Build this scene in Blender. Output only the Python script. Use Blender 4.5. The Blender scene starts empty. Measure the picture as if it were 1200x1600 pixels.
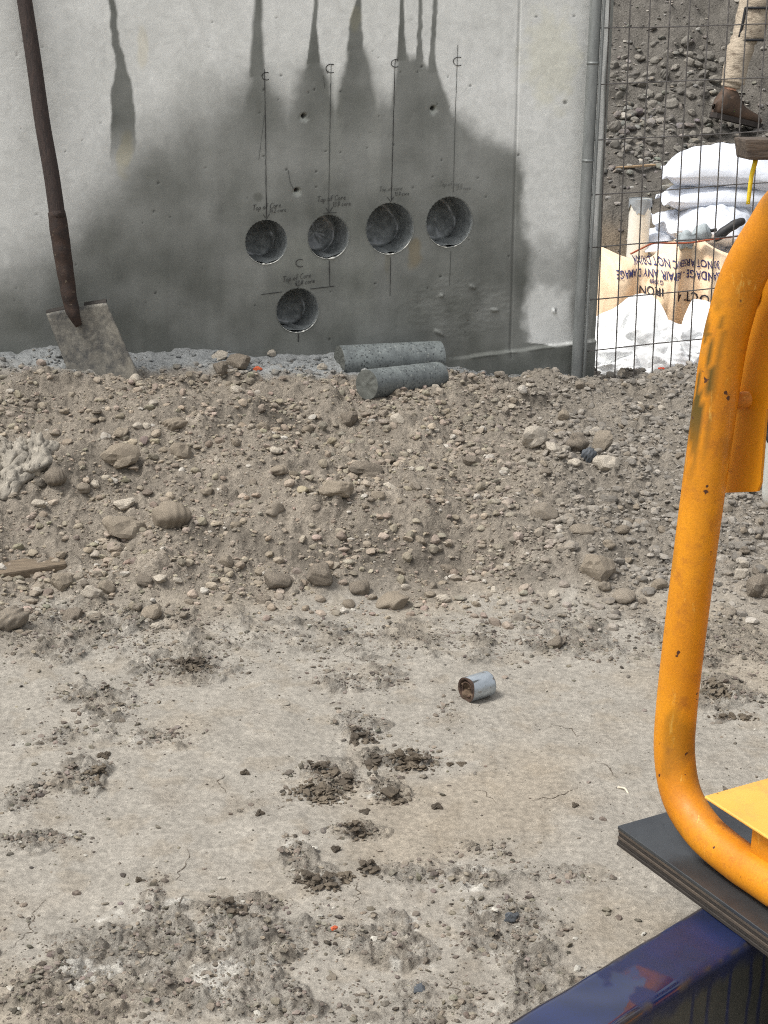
import bpy, bmesh, math, random
import numpy as np
from mathutils import Vector, Matrix, Euler

random.seed(7)
RNG = np.random.default_rng(11)
SC = bpy.context.scene
COL = SC.collection

# ------------------------------------------------------------------ camera, world, sun, exposure
PITCH, ROLL, FOC, CAMZ = math.radians(17.5), math.radians(0.8), 2400.0, 1.55
cam_d = bpy.data.cameras.new('camera')
cam = bpy.data.objects.new('camera', cam_d)
COL.objects.link(cam)
cam_d.sensor_fit = 'VERTICAL'
cam_d.sensor_height = 36.0
cam_d.sensor_width = 27.0
cam_d.lens = 36.0 * FOC / 1600.0
cam_d.clip_start, cam_d.clip_end = 0.05, 500.0
rot = Matrix.Rotation(math.pi / 2 - PITCH, 3, 'X') @ Matrix.Rotation(ROLL, 3, 'Z')
cam.matrix_world = Matrix.Translation((0, 0, CAMZ)) @ rot.to_4x4()
SC.camera = cam

SUN_EL, SUN_AZ = math.radians(60), math.radians(-68)      # high, from the left behind the camera
world = bpy.data.worlds.new('World')
SC.world = world
world.use_nodes = True
wn, wl = world.node_tree.nodes, world.node_tree.links
wn.clear()
sky = wn.new('ShaderNodeTexSky'); sky.sky_type = 'NISHITA'; sky.sun_disc = False
sky.sun_elevation = SUN_EL
sky.sun_rotation = math.radians(180) - SUN_AZ
sky.air_density, sky.dust_density, sky.ozone_density = 1.0, 4.0, 1.0
hs = wn.new('ShaderNodeHueSaturation'); hs.inputs['Saturation'].default_value = 0.18     # a cloud deck, nearly colourless
bg = wn.new('ShaderNodeBackground'); bg.inputs['Strength'].default_value = 0.115
wo = wn.new('ShaderNodeOutputWorld')
wl.new(sky.outputs[0], hs.inputs['Color']); wl.new(hs.outputs[0], bg.inputs[0]); wl.new(bg.outputs[0], wo.inputs[0])

sun_d = bpy.data.lights.new('sun', 'SUN')
sun_d.energy = 1.4
sun_d.angle = math.radians(14)
sun_d.color = (1.0, 0.965, 0.91)
sun = bpy.data.objects.new('sun', sun_d)
COL.objects.link(sun)
sd = Vector((math.sin(SUN_AZ) * math.cos(SUN_EL), -math.cos(SUN_AZ) * math.cos(SUN_EL), math.sin(SUN_EL)))
sun.rotation_euler = sd.to_track_quat('Z', 'Y').to_euler()
sun.location = sd * 20

SC.view_settings.view_transform = 'Standard'
SC.view_settings.look = 'None'
SC.view_settings.gamma = 1.0
SC.view_settings.exposure = 0.95
SC.view_settings.use_curve_mapping = False
SC.render.engine = 'CYCLES'
SC.cycles.use_denoising = False
SC.cycles.filter_width = 1.1
SC.cycles.max_bounces = 6

# ------------------------------------------------------------------ surveying helpers (photo measurement -> place in the world)
RM = np.array(rot)
CC = np.array([0, 0, CAMZ])
def ray(px, py): return RM @ np.array([(px - 600) / FOC, -(py - 800) / FOC, -1.0])
def onz(px, py, z): d = ray(px, py); return CC + d * (z - CAMZ) / d[2]
def ony(px, py, y): d = ray(px, py); return CC + d * y / d[1]
def onpl(px, py, p, n): d = ray(px, py); return CC + d * (np.dot(p - CC, n) / np.dot(d, n))

# ------------------------------------------------------------------ noise
GCOS, GSIN = np.cos(np.arange(1024) * 2 * math.pi / 1024), np.sin(np.arange(1024) * 2 * math.pi / 1024)
def perlin(x, y, seed=0):
    x = np.asarray(x, float); y = np.asarray(y, float)
    xi = np.floor(x).astype(np.int64); yi = np.floor(y).astype(np.int64)
    fx, fy = x - xi, y - yi
    def g(ix, iy, dx, dy):
        h = (ix * 374761393 + iy * 668265263 + seed * 1442695041) & 0xffffffff
        h = ((h ^ (h >> 13)) * 1274126177) & 0xffffffff
        h = h ^ (h >> 16)
        a = h & 1023
        return GCOS[a] * dx + GSIN[a] * dy
    u = fx * fx * fx * (fx * (fx * 6 - 15) + 10); v = fy * fy * fy * (fy * (fy * 6 - 15) + 10)
    a = g(xi, yi, fx, fy); b = g(xi + 1, yi, fx - 1, fy)
    c = g(xi, yi + 1, fx, fy - 1); d = g(xi + 1, yi + 1, fx - 1, fy - 1)
    return 1.5 * ((a + (b - a) * u) * (1 - v) + (c + (d - c) * u) * v)
def fbm(x, y, f, oct=3, seed=0, gain=0.5):
    s, a = 0, 1.0
    for o in range(oct):
        s = s + a * perlin(x * f, y * f, seed + o * 17); f *= 2.03; a *= gain
    return s
def sst(a, b, x):
    t = np.clip((np.asarray(x, float) - a) / (b - a), 0, 1); return t * t * (3 - 2 * t)

def lumps(x, y, f, seed, presence=.5, plateau=0.0, rmin=.22, rmax=.55, squash=.6):
    """pieces lying side by side: height (in cell units) of the tallest piece over each point, and that piece's random tone"""
    wx = x * f + .35 * perlin(x * f * .9, y * f * .9, seed + 3) + .12 * perlin(x * f * 3, y * f * 3, seed + 4)
    wy = y * f + .35 * perlin(x * f * .9 + 7.7, y * f * .9, seed + 5) + .12 * perlin(x * f * 3, y * f * 3 + 5, seed + 6)
    xi = np.floor(wx).astype(np.int64); yi = np.floor(wy).astype(np.int64)
    best = np.zeros(np.shape(x)); tone = np.full(np.shape(x), .5)
    for dx in (-1, 0, 1):
        for dy in (-1, 0, 1):
            ix, iy = xi + dx, yi + dy
            h = (ix * 374761393 + iy * 668265263 + seed * 1442695041) & 0xffffffff
            h = ((h ^ (h >> 13)) * 1274126177) & 0xffffffff; h = h ^ (h >> 16)
            a = (h & 255) / 255.; b = ((h >> 8) & 255) / 255.; c = ((h >> 16) & 255) / 255.; e = ((h >> 24) & 255) / 255.
            px, py = wx - ix - .15 - .7 * a, wy - iy - .15 - .7 * b
            an = c * 6.283; ca, sa = np.cos(an), np.sin(an)
            u, v = px * ca + py * sa, (-px * sa + py * ca) * (1.1 + .5 * b)
            r = rmin + (rmax - rmin) * e ** 1.6
            q = np.clip(1 - (u * u + v * v) / (r * r), 0, 1)
            hh = (np.sqrt(q) if plateau == 0 else np.clip(q * plateau, 0, 1) * (.75 + .25 * np.sqrt(q))) * r * squash
            hh = np.where(((h >> 5) & 1023) / 1023. < presence, hh, 0)
            m = hh > best; best = np.where(m, hh, best); tone = np.where(m, (a * 7.3 + b * 3.1) % 1.0, tone)
    return best, tone
# ------------------------------------------------------------------ materials
def lin(r, g=None, b=None):
    if g is None: r, g, b = r
    f = lambda c: (c / 255 / 12.92) if c / 255 <= 0.04045 else ((c / 255 + 0.055) / 1.055) ** 2.4
    return (f(r), f(g), f(b), 1.0)
class NT:
    """small wrapper for node trees"""
    def __init__(self, name):
        self.m = bpy.data.materials.new(name); self.m.use_nodes = True
        self.t = self.m.node_tree; self.n = self.t.nodes; self.l = self.t.links
        self.p = self.n['Principled BSDF']
        self.co = self.n.new('ShaderNodeTexCoord')
    def new(self, t, **k):
        x = self.n.new(t)
        for a, b in k.items(): setattr(x, a, b)
        return x
    def link(self, a, b): self.l.new(a, b)
    def noise(self, scale, detail=4, rough=0.55, coord='Object', vec=None, dist=0.0):
        x = self.new('ShaderNodeTexNoise'); x.inputs['Scale'].default_value = scale
        x.inputs['Detail'].default_value = detail; x.inputs['Roughness'].default_value = rough
        x.inputs['Distortion'].default_value = dist
        self.link(vec if vec is not None else self.co.outputs[coord], x.inputs['Vector'])
        return x.outputs['Fac']
    def mapping(self, scale=(1, 1, 1), rotv=(0, 0, 0), coord='Object'):
        x = self.new('ShaderNodeMapping'); x.inputs['Scale'].default_value = scale; x.inputs['Rotation'].default_value = rotv
        self.link(self.co.outputs[coord], x.inputs['Vector']); return x.outputs[0]
    def ramp(self, fac, stops):
        x = self.new('ShaderNodeValToRGB'); e = x.color_ramp.elements
        while len(e) < len(stops): e.new(0.5)
        for q, (p, c) in zip(e, stops):
            q.position = p; q.color = c if len(c) == 4 else (*c, 1)
        self.link(fac, x.inputs[0]); return x.outputs[0]
    def grey(self, fac, a, b, lo=0.0, hi=1.0):
        return self.ramp(fac, [(a, (lo, lo, lo, 1)), (b, (hi, hi, hi, 1))])
    def mix(self, fac, a, b, blend='MIX'):
        x = self.new('ShaderNodeMix', data_type='RGBA', blend_type=blend)
        for s, i in ((fac, 0), (a, 6), (b, 7)):
            if isinstance(s, (int, float)): x.inputs[i].default_value = s
            elif isinstance(s, tuple): x.inputs[i].default_value = s if len(s) == 4 else (*s, 1)
            else: self.link(s, x.inputs[i])
        return x.outputs[2]
    def math(self, op, a, b=0.0):
        x = self.new('ShaderNodeMath', operation=op)
        for s, i in ((a, 0), (b, 1)):
            if isinstance(s, (int, float)): x.inputs[i].default_value = s
            else: self.link(s, x.inputs[i])
        return x.outputs[0]
    def attr(self, name, out='Color'):
        x = self.new('ShaderNodeAttribute', attribute_name=name); return x.outputs[out]
    def rnd(self):
        return self.new('ShaderNodeObjectInfo').outputs['Random']
    def bump(self, h, strength=0.4, dist=0.005, prev=None):
        x = self.new('ShaderNodeBump'); x.inputs['Strength'].default_value = strength; x.inputs['Distance'].default_value = dist
        self.link(h, x.inputs['Height'])
        if prev is not None: self.link(prev, x.inputs['Normal'])
        return x.outputs[0]
    def done(self, color=None, rough=0.8, metal=0.0, normal=None, spec=None, coat=None):
        p = self.p
        for s, k in ((color, 'Base Color'), (rough, 'Roughness'), (metal, 'Metallic'), (normal, 'Normal'), (spec, 'Specular IOR Level'), (coat, 'Coat Weight')):
            if s is None: continue
            if isinstance(s, (int, float)): p.inputs[k].default_value = s
            elif isinstance(s, tuple): p.inputs[k].default_value = s if len(s) == 4 else (*s, 1)
            else: self.link(s, p.inputs[k])
        return self.m
M = {}
def simple(name, color, rough=0.7, metal=0.0, var=0.15, scale=20, bump=0.2, bdist=0.003, spec=None):
    t = NT(name)
    n = t.noise(scale, 5)
    c = t.mix(1.0, color, t.grey(n, 0.3, 0.7, 1 - var, 1 + var), 'MULTIPLY')
    M[name] = t.done(c, rough, metal, t.bump(t.noise(scale * 3, 4), bump, bdist), spec)
    return M[name]

def mat_ground():
    t = NT('ground_soil')
    c = t.attr('tint')
    n1 = t.noise(9, 6); n2 = t.noise(70, 6, 0.65); n3 = t.noise(260, 4, 0.7)
    c = t.mix(1.0, c, t.grey(n1, 0.3, 0.7, 0.88, 1.10), 'MULTIPLY')
    c = t.mix(1.0, c, t.grey(n2, 0.32, 0.68, 0.72, 1.2), 'MULTIPLY')
    c = t.mix(1.0, c, t.grey(n3, 0.3, 0.7, 0.82, 1.14), 'MULTIPLY')
    rough_a = t.attr('rough_amt', 'Fac')
    b = t.bump(t.math('MULTIPLY', n2, rough_a), 0.9, 0.018)
    b = t.bump(n3, 0.6, 0.003, b)
    M['ground'] = t.done(c, 0.92, 0, b, 0.25)
mat_ground()

def mat_stone(name, cols, dirt, obj_random=True, dirt_amt=(0.42, 0.62)):
    t = NT(name)
    if obj_random:
        f = t.rnd()
        base = t.ramp(f, [(i / max(1, len(cols) - 1), c) for i, c in enumerate(cols)])
    else:
        base = t.attr('tint')
    n = t.noise(14 if obj_random else 40, 6, 0.6); n2 = t.noise(120, 4, 0.7, dist=0.6)
    base = t.mix(1.0, base, t.grey(n2, 0.3, 0.7, 0.78, 1.16), 'MULTIPLY')
    base = t.mix(t.grey(n, dirt_amt[0], dirt_amt[1]), base, dirt)
    b = t.bump(t.noise(55, 6, 0.7), 0.55, 0.006)
    b = t.bump(n2, 0.35, 0.002, b)
    M[name] = t.done(base, 0.9, 0, b, 0.3)
SOIL = (0.258, 0.218, 0.168, 1)
mat_stone('stone', [lin(140, 130, 115), lin(128, 118, 104), lin(150, 139, 122), lin(120, 113, 103), lin(146, 137, 124)], SOIL)
mat_stone('gravel', None, SOIL, False, (0.5, 0.75))
mat_stone('pale_stone', [lin(184, 175, 160), lin(170, 162, 149)], SOIL, dirt_amt=(0.5, 0.72))
mat_stone('dark_stone', [lin(116, 107, 95), lin(104, 97, 88)], SOIL, dirt_amt=(0.44, 0.66))
mat_stone('blue_stone', [lin(84, 90, 96), lin(92, 96, 100)], SOIL, dirt_amt=(0.55, 0.8))
mat_stone('clod', [lin(90, 81, 69), lin(76, 69, 60), lin(100, 91, 78)], lin(128, 117, 101), dirt_amt=(.52, .78))
mat_stone('rubble', [lin(126, 122, 114), lin(108, 105, 99), lin(138, 133, 124), lin(98, 95, 90)], lin(98, 92, 83), dirt_amt=(0.5, 0.7))

def mat_wall():
    t = NT('cast_concrete')
    wet = t.attr('wet', 'Fac'); stain = t.attr('stain'); relief = t.attr('relief', 'Fac')
    mp = t.mapping((1, 1, 1))
    n1 = t.noise(3.2, 6, 0.6); n2 = t.noise(24, 6, 0.65, dist=0.8); n3 = t.noise(150, 4, 0.7)
    dry = t.mix(t.grey(n1, 0.32, 0.68), lin(222, 223, 218), lin(236, 237, 233))
    dry = t.mix(1.0, dry, t.grey(n2, 0.3, 0.7, 0.86, 1.08), 'MULTIPLY')
    wetc = t.mix(t.grey(n1, 0.3, 0.7), lin(100, 102, 97), lin(112, 114, 108))
    wetc = t.mix(1.0, wetc, t.grey(t.noise(7, 5, 0.6, vec=t.mapping((3, 3, 0.5))), 0.3, 0.7, 0.88, 1.1), 'MULTIPLY')
    wetc = t.mix(1.0, wetc, t.grey(n3, 0.3, 0.7, 0.92, 1.06), 'MULTIPLY')
    c = t.mix(wet, dry, wetc)
    c = t.mix(1.0, c, stain, 'MULTIPLY')
    b = t.bump(n2, 0.16, 0.003)
    b = t.bump(t.math('MULTIPLY', t.noise(34, 5, 0.7, dist=2.0), relief), 0.4, 0.006, b)
    b = t.bump(n3, 0.25, 0.001, b)
    M['wall'] = t.done(c, t.grey(wet, 0, 1, 0.85, 0.6), 0, b, 0.3)
mat_wall()

def mat_hole():
    t = NT('cored_concrete')
    n = t.noise(45, 4, 0.6)
    v = t.new('ShaderNodeTexVoronoi'); v.inputs['Scale'].default_value = 70; t.link(t.co.outputs['Object'], v.inputs['Vector'])
    c = t.mix(t.grey(v.outputs['Distance'], 0.25, 0.4), lin(134, 138, 138), lin(146, 150, 149))
    c = t.mix(t.grey(n, 0.35, 0.7), c, lin(106, 110, 110))
    M['hole'] = t.done(c, t.grey(n, 0.3, 0.7, 0.16, 0.32), 0, t.bump(n, 0.08, 0.002), 0.8)
mat_hole()

def mat_core():
    t = NT('drilled_core_concrete')
    v = t.new('ShaderNodeTexVoronoi'); v.inputs['Scale'].default_value = 105; v.inputs['Randomness'].default_value = 1
    t.link(t.co.outputs['Object'], v.inputs['Vector'])
    sep = t.new('ShaderNodeSeparateColor'); t.link(v.outputs['Color'], sep.inputs[0])
    stone = t.ramp(sep.outputs[0], [(0.0, lin(62, 66, 67)), (0.5, lin(88, 93, 93)), (0.85, lin(112, 117, 116)), (1.0, lin(140, 144, 140))])
    paste = t.mix(t.grey(t.noise(18, 4), 0.35, 0.65), lin(94, 99, 99), lin(120, 126, 125))
    size = t.grey(t.noise(30, 4, 0.6), 0.36, 0.5)
    edge = t.grey(v.outputs['Distance'], 0.32, 0.48, 1, 0)
    c = t.mix(t.math('MULTIPLY', edge, size), paste, stone)
    c = t.mix(1.0, c, t.grey(t.noise(240, 3), 0.3, 0.7, 0.85, 1.12), 'MULTIPLY')
    c = t.mix(t.grey(t.noise(70, 4, 0.7), 0.60, 0.68), c, lin(86, 88, 86))
    M['core'] = t.done(c, 0.6, 0, t.bump(t.noise(90, 4), 0.3, 0.002), 0.4)
mat_core()
simple('slurry', lin(132, 136, 135), 0.35, 0, 0.12, 30, 0.3, 0.003)
simple('core_end', lin(88, 90, 85), 0.8, 0, 0.15, 30, 0.5, 0.004)
simple('pencil', lin(52, 52, 51), 0.8, 0, 0.3, 90, 0.0)
simple('pencil_faint', lin(74, 76, 73), 0.8, 0, 0.2, 90, 0.0)
simple('chip_white', lin(214, 214, 206), 0.8, 0, 0.15, 80, 0.5)
simple('void', lin(34, 34, 33), 0.9, 0, 0.2, 60, 0.3)

def mat_yellow():
    t = NT('yellow_enamel')
    n = t.noise(7, 5, 0.6); n2 = t.noise(30, 5, 0.7); n3 = t.noise(300, 3)
    c = t.mix(t.grey(n, 0.3, 0.72), lin(214, 140, 18), lin(184, 110, 10))
    c = t.mix(t.grey(n2, 0.54, 0.74), c, lin(170, 104, 22))
    sc_ = t.noise(60, 5, .75, vec=t.mapping((1, 1, .18)), dist=.4)
    c = t.mix(t.grey(sc_, .62, .72, 0, .55), c, lin(240, 196, 96))
    c = t.mix(t.grey(t.noise(11, 6, .7), .58, .8, 0, .6), c, lin(150, 118, 64))
    c = t.mix(1.0, c, t.grey(n3, 0.3, 0.7, 0.88, 1.1), 'MULTIPLY')
    g = t.attr('grime', 'Fac')
    c = t.mix(g, c, lin(78, 66, 18))
    sp = t.noise(46, 2, 0.5)
    c = t.mix(t.grey(sp, 0.70, 0.72), c, lin(74, 42, 22))
    M['yellow'] = t.done(c, t.grey(n2, 0.3, 0.7, 0.36, 0.68), 0, t.bump(t.noise(420, 3), 0.3, 0.0008), 0.45)
    t = NT('yellow_sheet')
    n = t.noise(5, 5, 0.6); n2 = t.noise(24, 5, 0.7)
    c = t.mix(t.grey(n, 0.3, 0.72), lin(222, 170, 80), lin(212, 156, 64))
    c = t.mix(t.grey(t.noise(14, 6, .75), .5, .74, 0, .7), c, lin(176, 138, 84))
    c = t.mix(t.grey(n2, 0.62, 0.74), c, lin(214, 160, 60))
    c = t.mix(t.grey(t.noise(40, 2), 0.73, 0.745), c, lin(90, 60, 34))
    M['yellow_sheet'] = t.done(c, 0.5, 0, t.bump(n2, 0.1, 0.002), 0.4)
    t = NT('yellow_guard')
    n = t.noise(6, 5, 0.6); n2 = t.noise(30, 5, 0.7)
    c = t.mix(t.grey(n, 0.3, 0.7), lin(206, 136, 14), lin(186, 116, 10))
    c = t.mix(t.grey(n2, 0.62, 0.75), c, lin(150, 90, 18))
    M['yellow_guard'] = t.done(c, 0.55, 0, t.bump(n2, 0.15, 0.002), 0.3)
mat_yellow()

def mat_beam():
    t = NT('wet_blue_paint')
    n = t.noise(9, 5, 0.6); n2 = t.noise(26, 6, 0.7)
    c = t.mix(t.grey(n, 0.3, 0.7), lin(2, 15, 46), lin(4, 26, 76))
    rust = t.attr('rust', 'Fac')
    c = t.mix(rust, c, t.mix(t.grey(n2, 0.3, 0.7), lin(40, 34, 32), lin(58, 53, 50)))
    drip = t.attr('drip', 'Fac')
    c = t.mix(drip, c, t.mix(t.grey(n2, 0.3, 0.7), lin(46, 49, 47), lin(64, 64, 58)))
    wet = t.attr('wet', 'Fac')
    M['beam'] = t.done(c, t.grey(wet, 0, 1, 0.55, 0.05), 0, t.bump(t.noise(60, 4), 0.06, 0.001), 0.7)
    M['beam'].node_tree.nodes['Principled BSDF'].inputs['Coat Roughness'].default_value = 0.03
    t.link(wet, t.p.inputs['Coat Weight'])
mat_beam()
def mat_ply():
    t = NT('black_film_plywood')
    n = t.noise(12, 5)
    c = t.mix(t.grey(n, 0.3, 0.7), lin(40, 43, 46), lin(54, 57, 59))
    M['ply'] = t.done(c, t.grey(t.noise(30, 4), 0.3, 0.7, 0.16, 0.36), 0, t.bump(t.noise(90, 4), 0.05, 0.001), 0.6)
    for nm, a, b in (('ply_edge_dark', (34, 30, 27), (48, 42, 36)), ('ply_edge_light', (84, 73, 62), (58, 51, 44))):
        t = NT(nm)
        c = t.mix(t.grey(t.noise(26, 5, 0.7), 0.3, 0.7), lin(a), lin(b))
        M[nm] = t.done(c, 0.8, 0, t.bump(t.noise(70, 5), 0.4, 0.003))
mat_ply()
def mat_wood(name, a, b, vecscale, rough=0.85):
    t = NT(name)
    g = t.noise(10, 6, 0.65, vec=t.mapping(vecscale), dist=0.5)
    c = t.mix(t.grey(g, 0.3, 0.7), lin(a), lin(b))
    M[name] = t.done(c, rough, 0, t.bump(g, 0.6, 0.004))
mat_wood('old_timber', (46, 38, 32), (98, 86, 74), (1.5, 14, 14))
mat_wood('timber_top', (120, 116, 108), (86, 80, 72), (1.5, 14, 14))
mat_wood('buried_plank', (84, 74, 61), (122, 108, 90), (1.5, 12, 12))
mat_wood('lath', (120, 100, 78), (164, 140, 108), (2, 12, 12))
mat_wood('handle_wood', (28, 23, 22), (66, 52, 46), (22, 22, 2.4), 0.75)
def mat_rust():
    t = NT('rusty_socket')
    n = t.noise(40, 6, 0.7)
    c = t.mix(t.grey(n, 0.35, 0.65), lin(62, 46, 37), lin(44, 36, 33))
    c = t.mix(t.grey(t.noise(60, 5, .7), 0.62, 0.72), c, lin(128, 116, 98))
    M['rust_socket'] = t.done(c, 0.85, 0.1, t.bump(n, 0.6, 0.004))
    t = NT('muddy_blade')
    n = t.noise(16, 7, 0.8); n2 = t.noise(70, 5, 0.7)
    c = t.mix(t.grey(n, 0.40, 0.56), lin(80, 80, 78), lin(136, 132, 122))
    c = t.mix(t.grey(n2, 0.45, 0.62, 0, .7), c, lin(104, 101, 94))
    M['blade'] = t.done(c, 0.75, 0.15, t.bump(n, 0.6, 0.004))
mat_rust()
def mat_galv():
    t = NT('galvanised_steel')
    n = t.noise(14, 5, 0.6, vec=t.mapping((2, 2, 0.5)))
    c = t.mix(t.grey(n, 0.3, 0.7), lin(112, 115, 114), lin(146, 149, 147))
    M['galv'] = t.done(c, 0.5, 0.35, t.bump(t.noise(50, 4), 0.2, 0.002))
    t = NT('fence_wire')
    c = t.mix(t.grey(t.noise(60, 3), 0.3, 0.7), lin(86, 82, 80), lin(126, 122, 118))
    M['wire'] = t.done(c, 0.5, 0.4, None)
    t = NT('zinc_pipe')
    n = t.noise(30, 5, 0.6)
    c = t.mix(t.grey(n, 0.3, 0.7), lin(150, 158, 164), lin(188, 196, 202))
    c = t.mix(t.grey(t.noise(55, 5, 0.7), 0.57, 0.68), c, lin(104, 92, 78))
    M['zinc'] = t.done(c, 0.36, 0.55, t.bump(n, 0.2, 0.002))
mat_galv()
simple('tread', lin(46, 42, 38), 0.8, 0, 0.3, 50, 0.4)
simple('pipe_rust', lin(64, 48, 38), 0.9, 0, 0.4, 60, 0.8, 0.004)
simple('pipe_mud', lin(96, 80, 64), 0.95, 0, 0.35, 90, 0.8, 0.004)
simple('grey_plastic', lin(196, 200, 196), 0.45, 0, 0.05, 10, 0.05)
simple('black_rubber', lin(34, 34, 35), 0.6, 0, 0.2, 30, 0.2)
simple('bolt_yellow', lin(236, 176, 60), 0.5, 0, 0.1, 60, 0.1)
simple('strap_yellow', lin(226, 196, 40), 0.7, 0, 0.1, 90, 0.2)
def mat_bag(name, col, dirt=None, weave=True, amt=(0.6, 0.8)):
    t = NT(name)
    c = t.mix(t.grey(t.noise(6, 5), 0.3, 0.7), col, tuple(x * 0.92 for x in col[:3]) + (1,))
    if dirt: c = t.mix(t.grey(t.noise(9, 5, 0.6), amt[0], amt[1]), c, dirt)
    b = t.bump(t.noise(26, 5, 0.6, vec=t.mapping((1, 1, 1)), dist=1.2), 0.35 if weave else 0.12, 0.008)
    if weave:
        w = t.new('ShaderNodeTexWave'); w.inputs['Scale'].default_value = 90; w.inputs['Distortion'].default_value = 1.5
        t.link(t.co.outputs['Object'], w.inputs['Vector'])
        b = t.bump(w.outputs['Fac'], 0.12, 0.001, b)
    M[name] = t.done(c, 0.6, 0, b, 0.35)
mat_bag('sandbag', lin(212, 217, 226), lin(184, 184, 180))
mat_bag('white_plastic', lin(246, 247, 246), lin(224, 216, 202), False, (0.68, 0.9))
mat_bag('tan_bag', lin(244, 216, 182), lin(224, 174, 130))
simple('ink_blue', lin(40, 44, 96), 0.7, 0, 0.2, 60, 0.0)
simple('ink_black', lin(34, 34, 46), 0.7, 0, 0.2, 60, 0.0)
simple('orange_cord', lin(150, 72, 38), 0.6, 0, 0.15, 60, 0.2)
simple('orange_tape', lin(236, 86, 46), 0.5, 0, 0.1, 40, 0.2)
simple('brick_bit', lin(196, 96, 60), 0.85, 0, 0.2, 60, 0.3)
simple('rag', lin(140, 134, 123), 0.95, 0, 0.4, 26, 1.0, 0.006)
simple('grey_cloth', lin(150, 158, 160), 0.8, 0, 0.25, 40, 0.5)
simple('pvc', lin(222, 219, 208), 0.5, 0, 0.08, 12, 0.1)
simple('grey_tape', lin(146, 152, 156), 0.5, 0, 0.15, 30, 0.3)
simple('straw', lin(206, 196, 176), 0.9, 0, 0.1, 60, 0.1)
def mat_person():
    t = NT('khaki_cloth')
    n = t.noise(10, 6, 0.6); n2 = t.noise(30, 5)
    c = t.mix(t.grey(n, 0.3, 0.7), lin(156, 143, 124), lin(180, 167, 148))
    c = t.mix(t.grey(n2, 0.52, 0.72), c, lin(118, 105, 90))
    M['trousers'] = t.done(c, 0.9, 0, t.bump(t.noise(24, 5, 0.6, vec=t.mapping((1, 1, 3)), dist=1.0), 0.7, 0.012))
    t = NT('brown_leather')
    n = t.noise(24, 6, 0.6)
    c = t.mix(t.grey(n, 0.3, 0.7), lin(82, 60, 42), lin(56, 46, 38))
    M['leather'] = t.done(c, 0.7, 0, t.bump(n, 0.5, 0.006))
mat_person()
simple('sole', lin(46, 40, 36), 0.85, 0, 0.2, 40, 0.4)
simple('sock_green', lin(128, 206, 44), 0.8, 0, 0.1, 40, 0.1)
simple('trim_black', lin(30, 30, 32), 0.8, 0, 0.2, 40, 0.2)
simple('jacket', lin(60, 70, 84), 0.85, 0, 0.2, 20, 0.4)
simple('skin', lin(196, 150, 122), 0.55, 0, 0.06, 30, 0.1)
simple('hair', lin(58, 44, 34), 0.8, 0, 0.3, 80, 0.6)

# ------------------------------------------------------------------ mesh helpers
def tag(o, label=None, cat=None, group=None, kind=None):
    if label: o['label'] = label
    if cat: o['category'] = cat
    if group: o['group'] = group
    if kind: o['kind'] = kind
    return o
def mesh_np(name, V, Fc, smooth=True):
    """V (n,3) array; Fc (m,k) array of equal-sized faces"""
    V = np.asarray(V, np.float32); Fc = np.asarray(Fc, np.int32)
    me = bpy.data.meshes.new(name)
    k = Fc.shape[1]
    me.vertices.add(len(V)); me.vertices.foreach_set('co', V.ravel())
    me.loops.add(Fc.size); me.loops.foreach_set('vertex_index', Fc.ravel())
    me.polygons.add(len(Fc)); me.polygons.foreach_set('loop_start', np.arange(len(Fc), dtype=np.int32) * k)
    me.update(calc_edges=True)
    me.polygons.foreach_set('use_smooth', np.full(len(Fc), smooth))
    return me
def add_attr(me, name, arr):
    arr = np.asarray(arr, np.float32)
    if arr.ndim == 1:
        a = me.attributes.new(name, 'FLOAT', 'POINT'); a.data.foreach_set('value', arr)
    else:
        if arr.shape[1] == 3: arr = np.concatenate([arr, np.ones((len(arr), 1), np.float32)], 1)
        a = me.attributes.new(name, 'FLOAT_COLOR', 'POINT'); a.data.foreach_set('color', arr.ravel())
def obj(name, me, mat, parent=None):
    o = bpy.data.objects.new(name, me); COL.objects.link(o)
    if mat is not None:
        me.materials.clear(); me.materials.append(M[mat] if isinstance(mat, str) else mat)
    if parent is not None: o.parent = parent
    return o
def empty(name, loc, label, cat, group=None):
    o = bpy.data.objects.new(name, None); COL.objects.link(o); o.location = loc
    o.empty_display_size = 0.1
    return tag(o, label, cat, group)
def part(name, V, Fc, mat, parent, smooth=True, off=None):
    """vertices in world coordinates; the part is stored relative to its (unrotated) parent chain"""
    V = np.asarray(V, float)
    base = np.zeros(3); p = parent
    while p is not None:
        base = base + np.array(p.location); p = p.parent
    if isinstance(Fc, np.ndarray): me = mesh_np(name, V - base, Fc, smooth)
    else:
        me = bpy.data.meshes.new(name); me.from_pydata([tuple(v) for v in V - base], [], Fc); me.update()
        me.polygons.foreach_set('use_smooth', np.full(len(me.polygons), smooth))
    return obj(name, me, mat, parent)
def from_bm(bm, smooth=False):
    V = np.array([v.co[:] for v in bm.verts]); bm.verts.index_update()
    Fc = [[v.index for v in f.verts] for f in bm.faces]
    bm.free(); return V, Fc
def box(c, sx, sy, sz, ax=None, bev=0.004, seg=2):
    """box with bevelled edges; ax = 3x3 rows of axis directions"""
    bm = bmesh.new(); bmesh.ops.create_cube(bm, size=1.0)
    for v in bm.verts: v.co = Vector((v.co.x * sx, v.co.y * sy, v.co.z * sz))
    if bev > 0: bmesh.ops.bevel(bm, geom=bm.edges[:], offset=bev, segments=seg, profile=0.6, affect='EDGES')
    V, Fc = from_bm(bm)
    if ax is not None: V = V @ np.array(ax)
    return V + np.array(c), Fc
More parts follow.
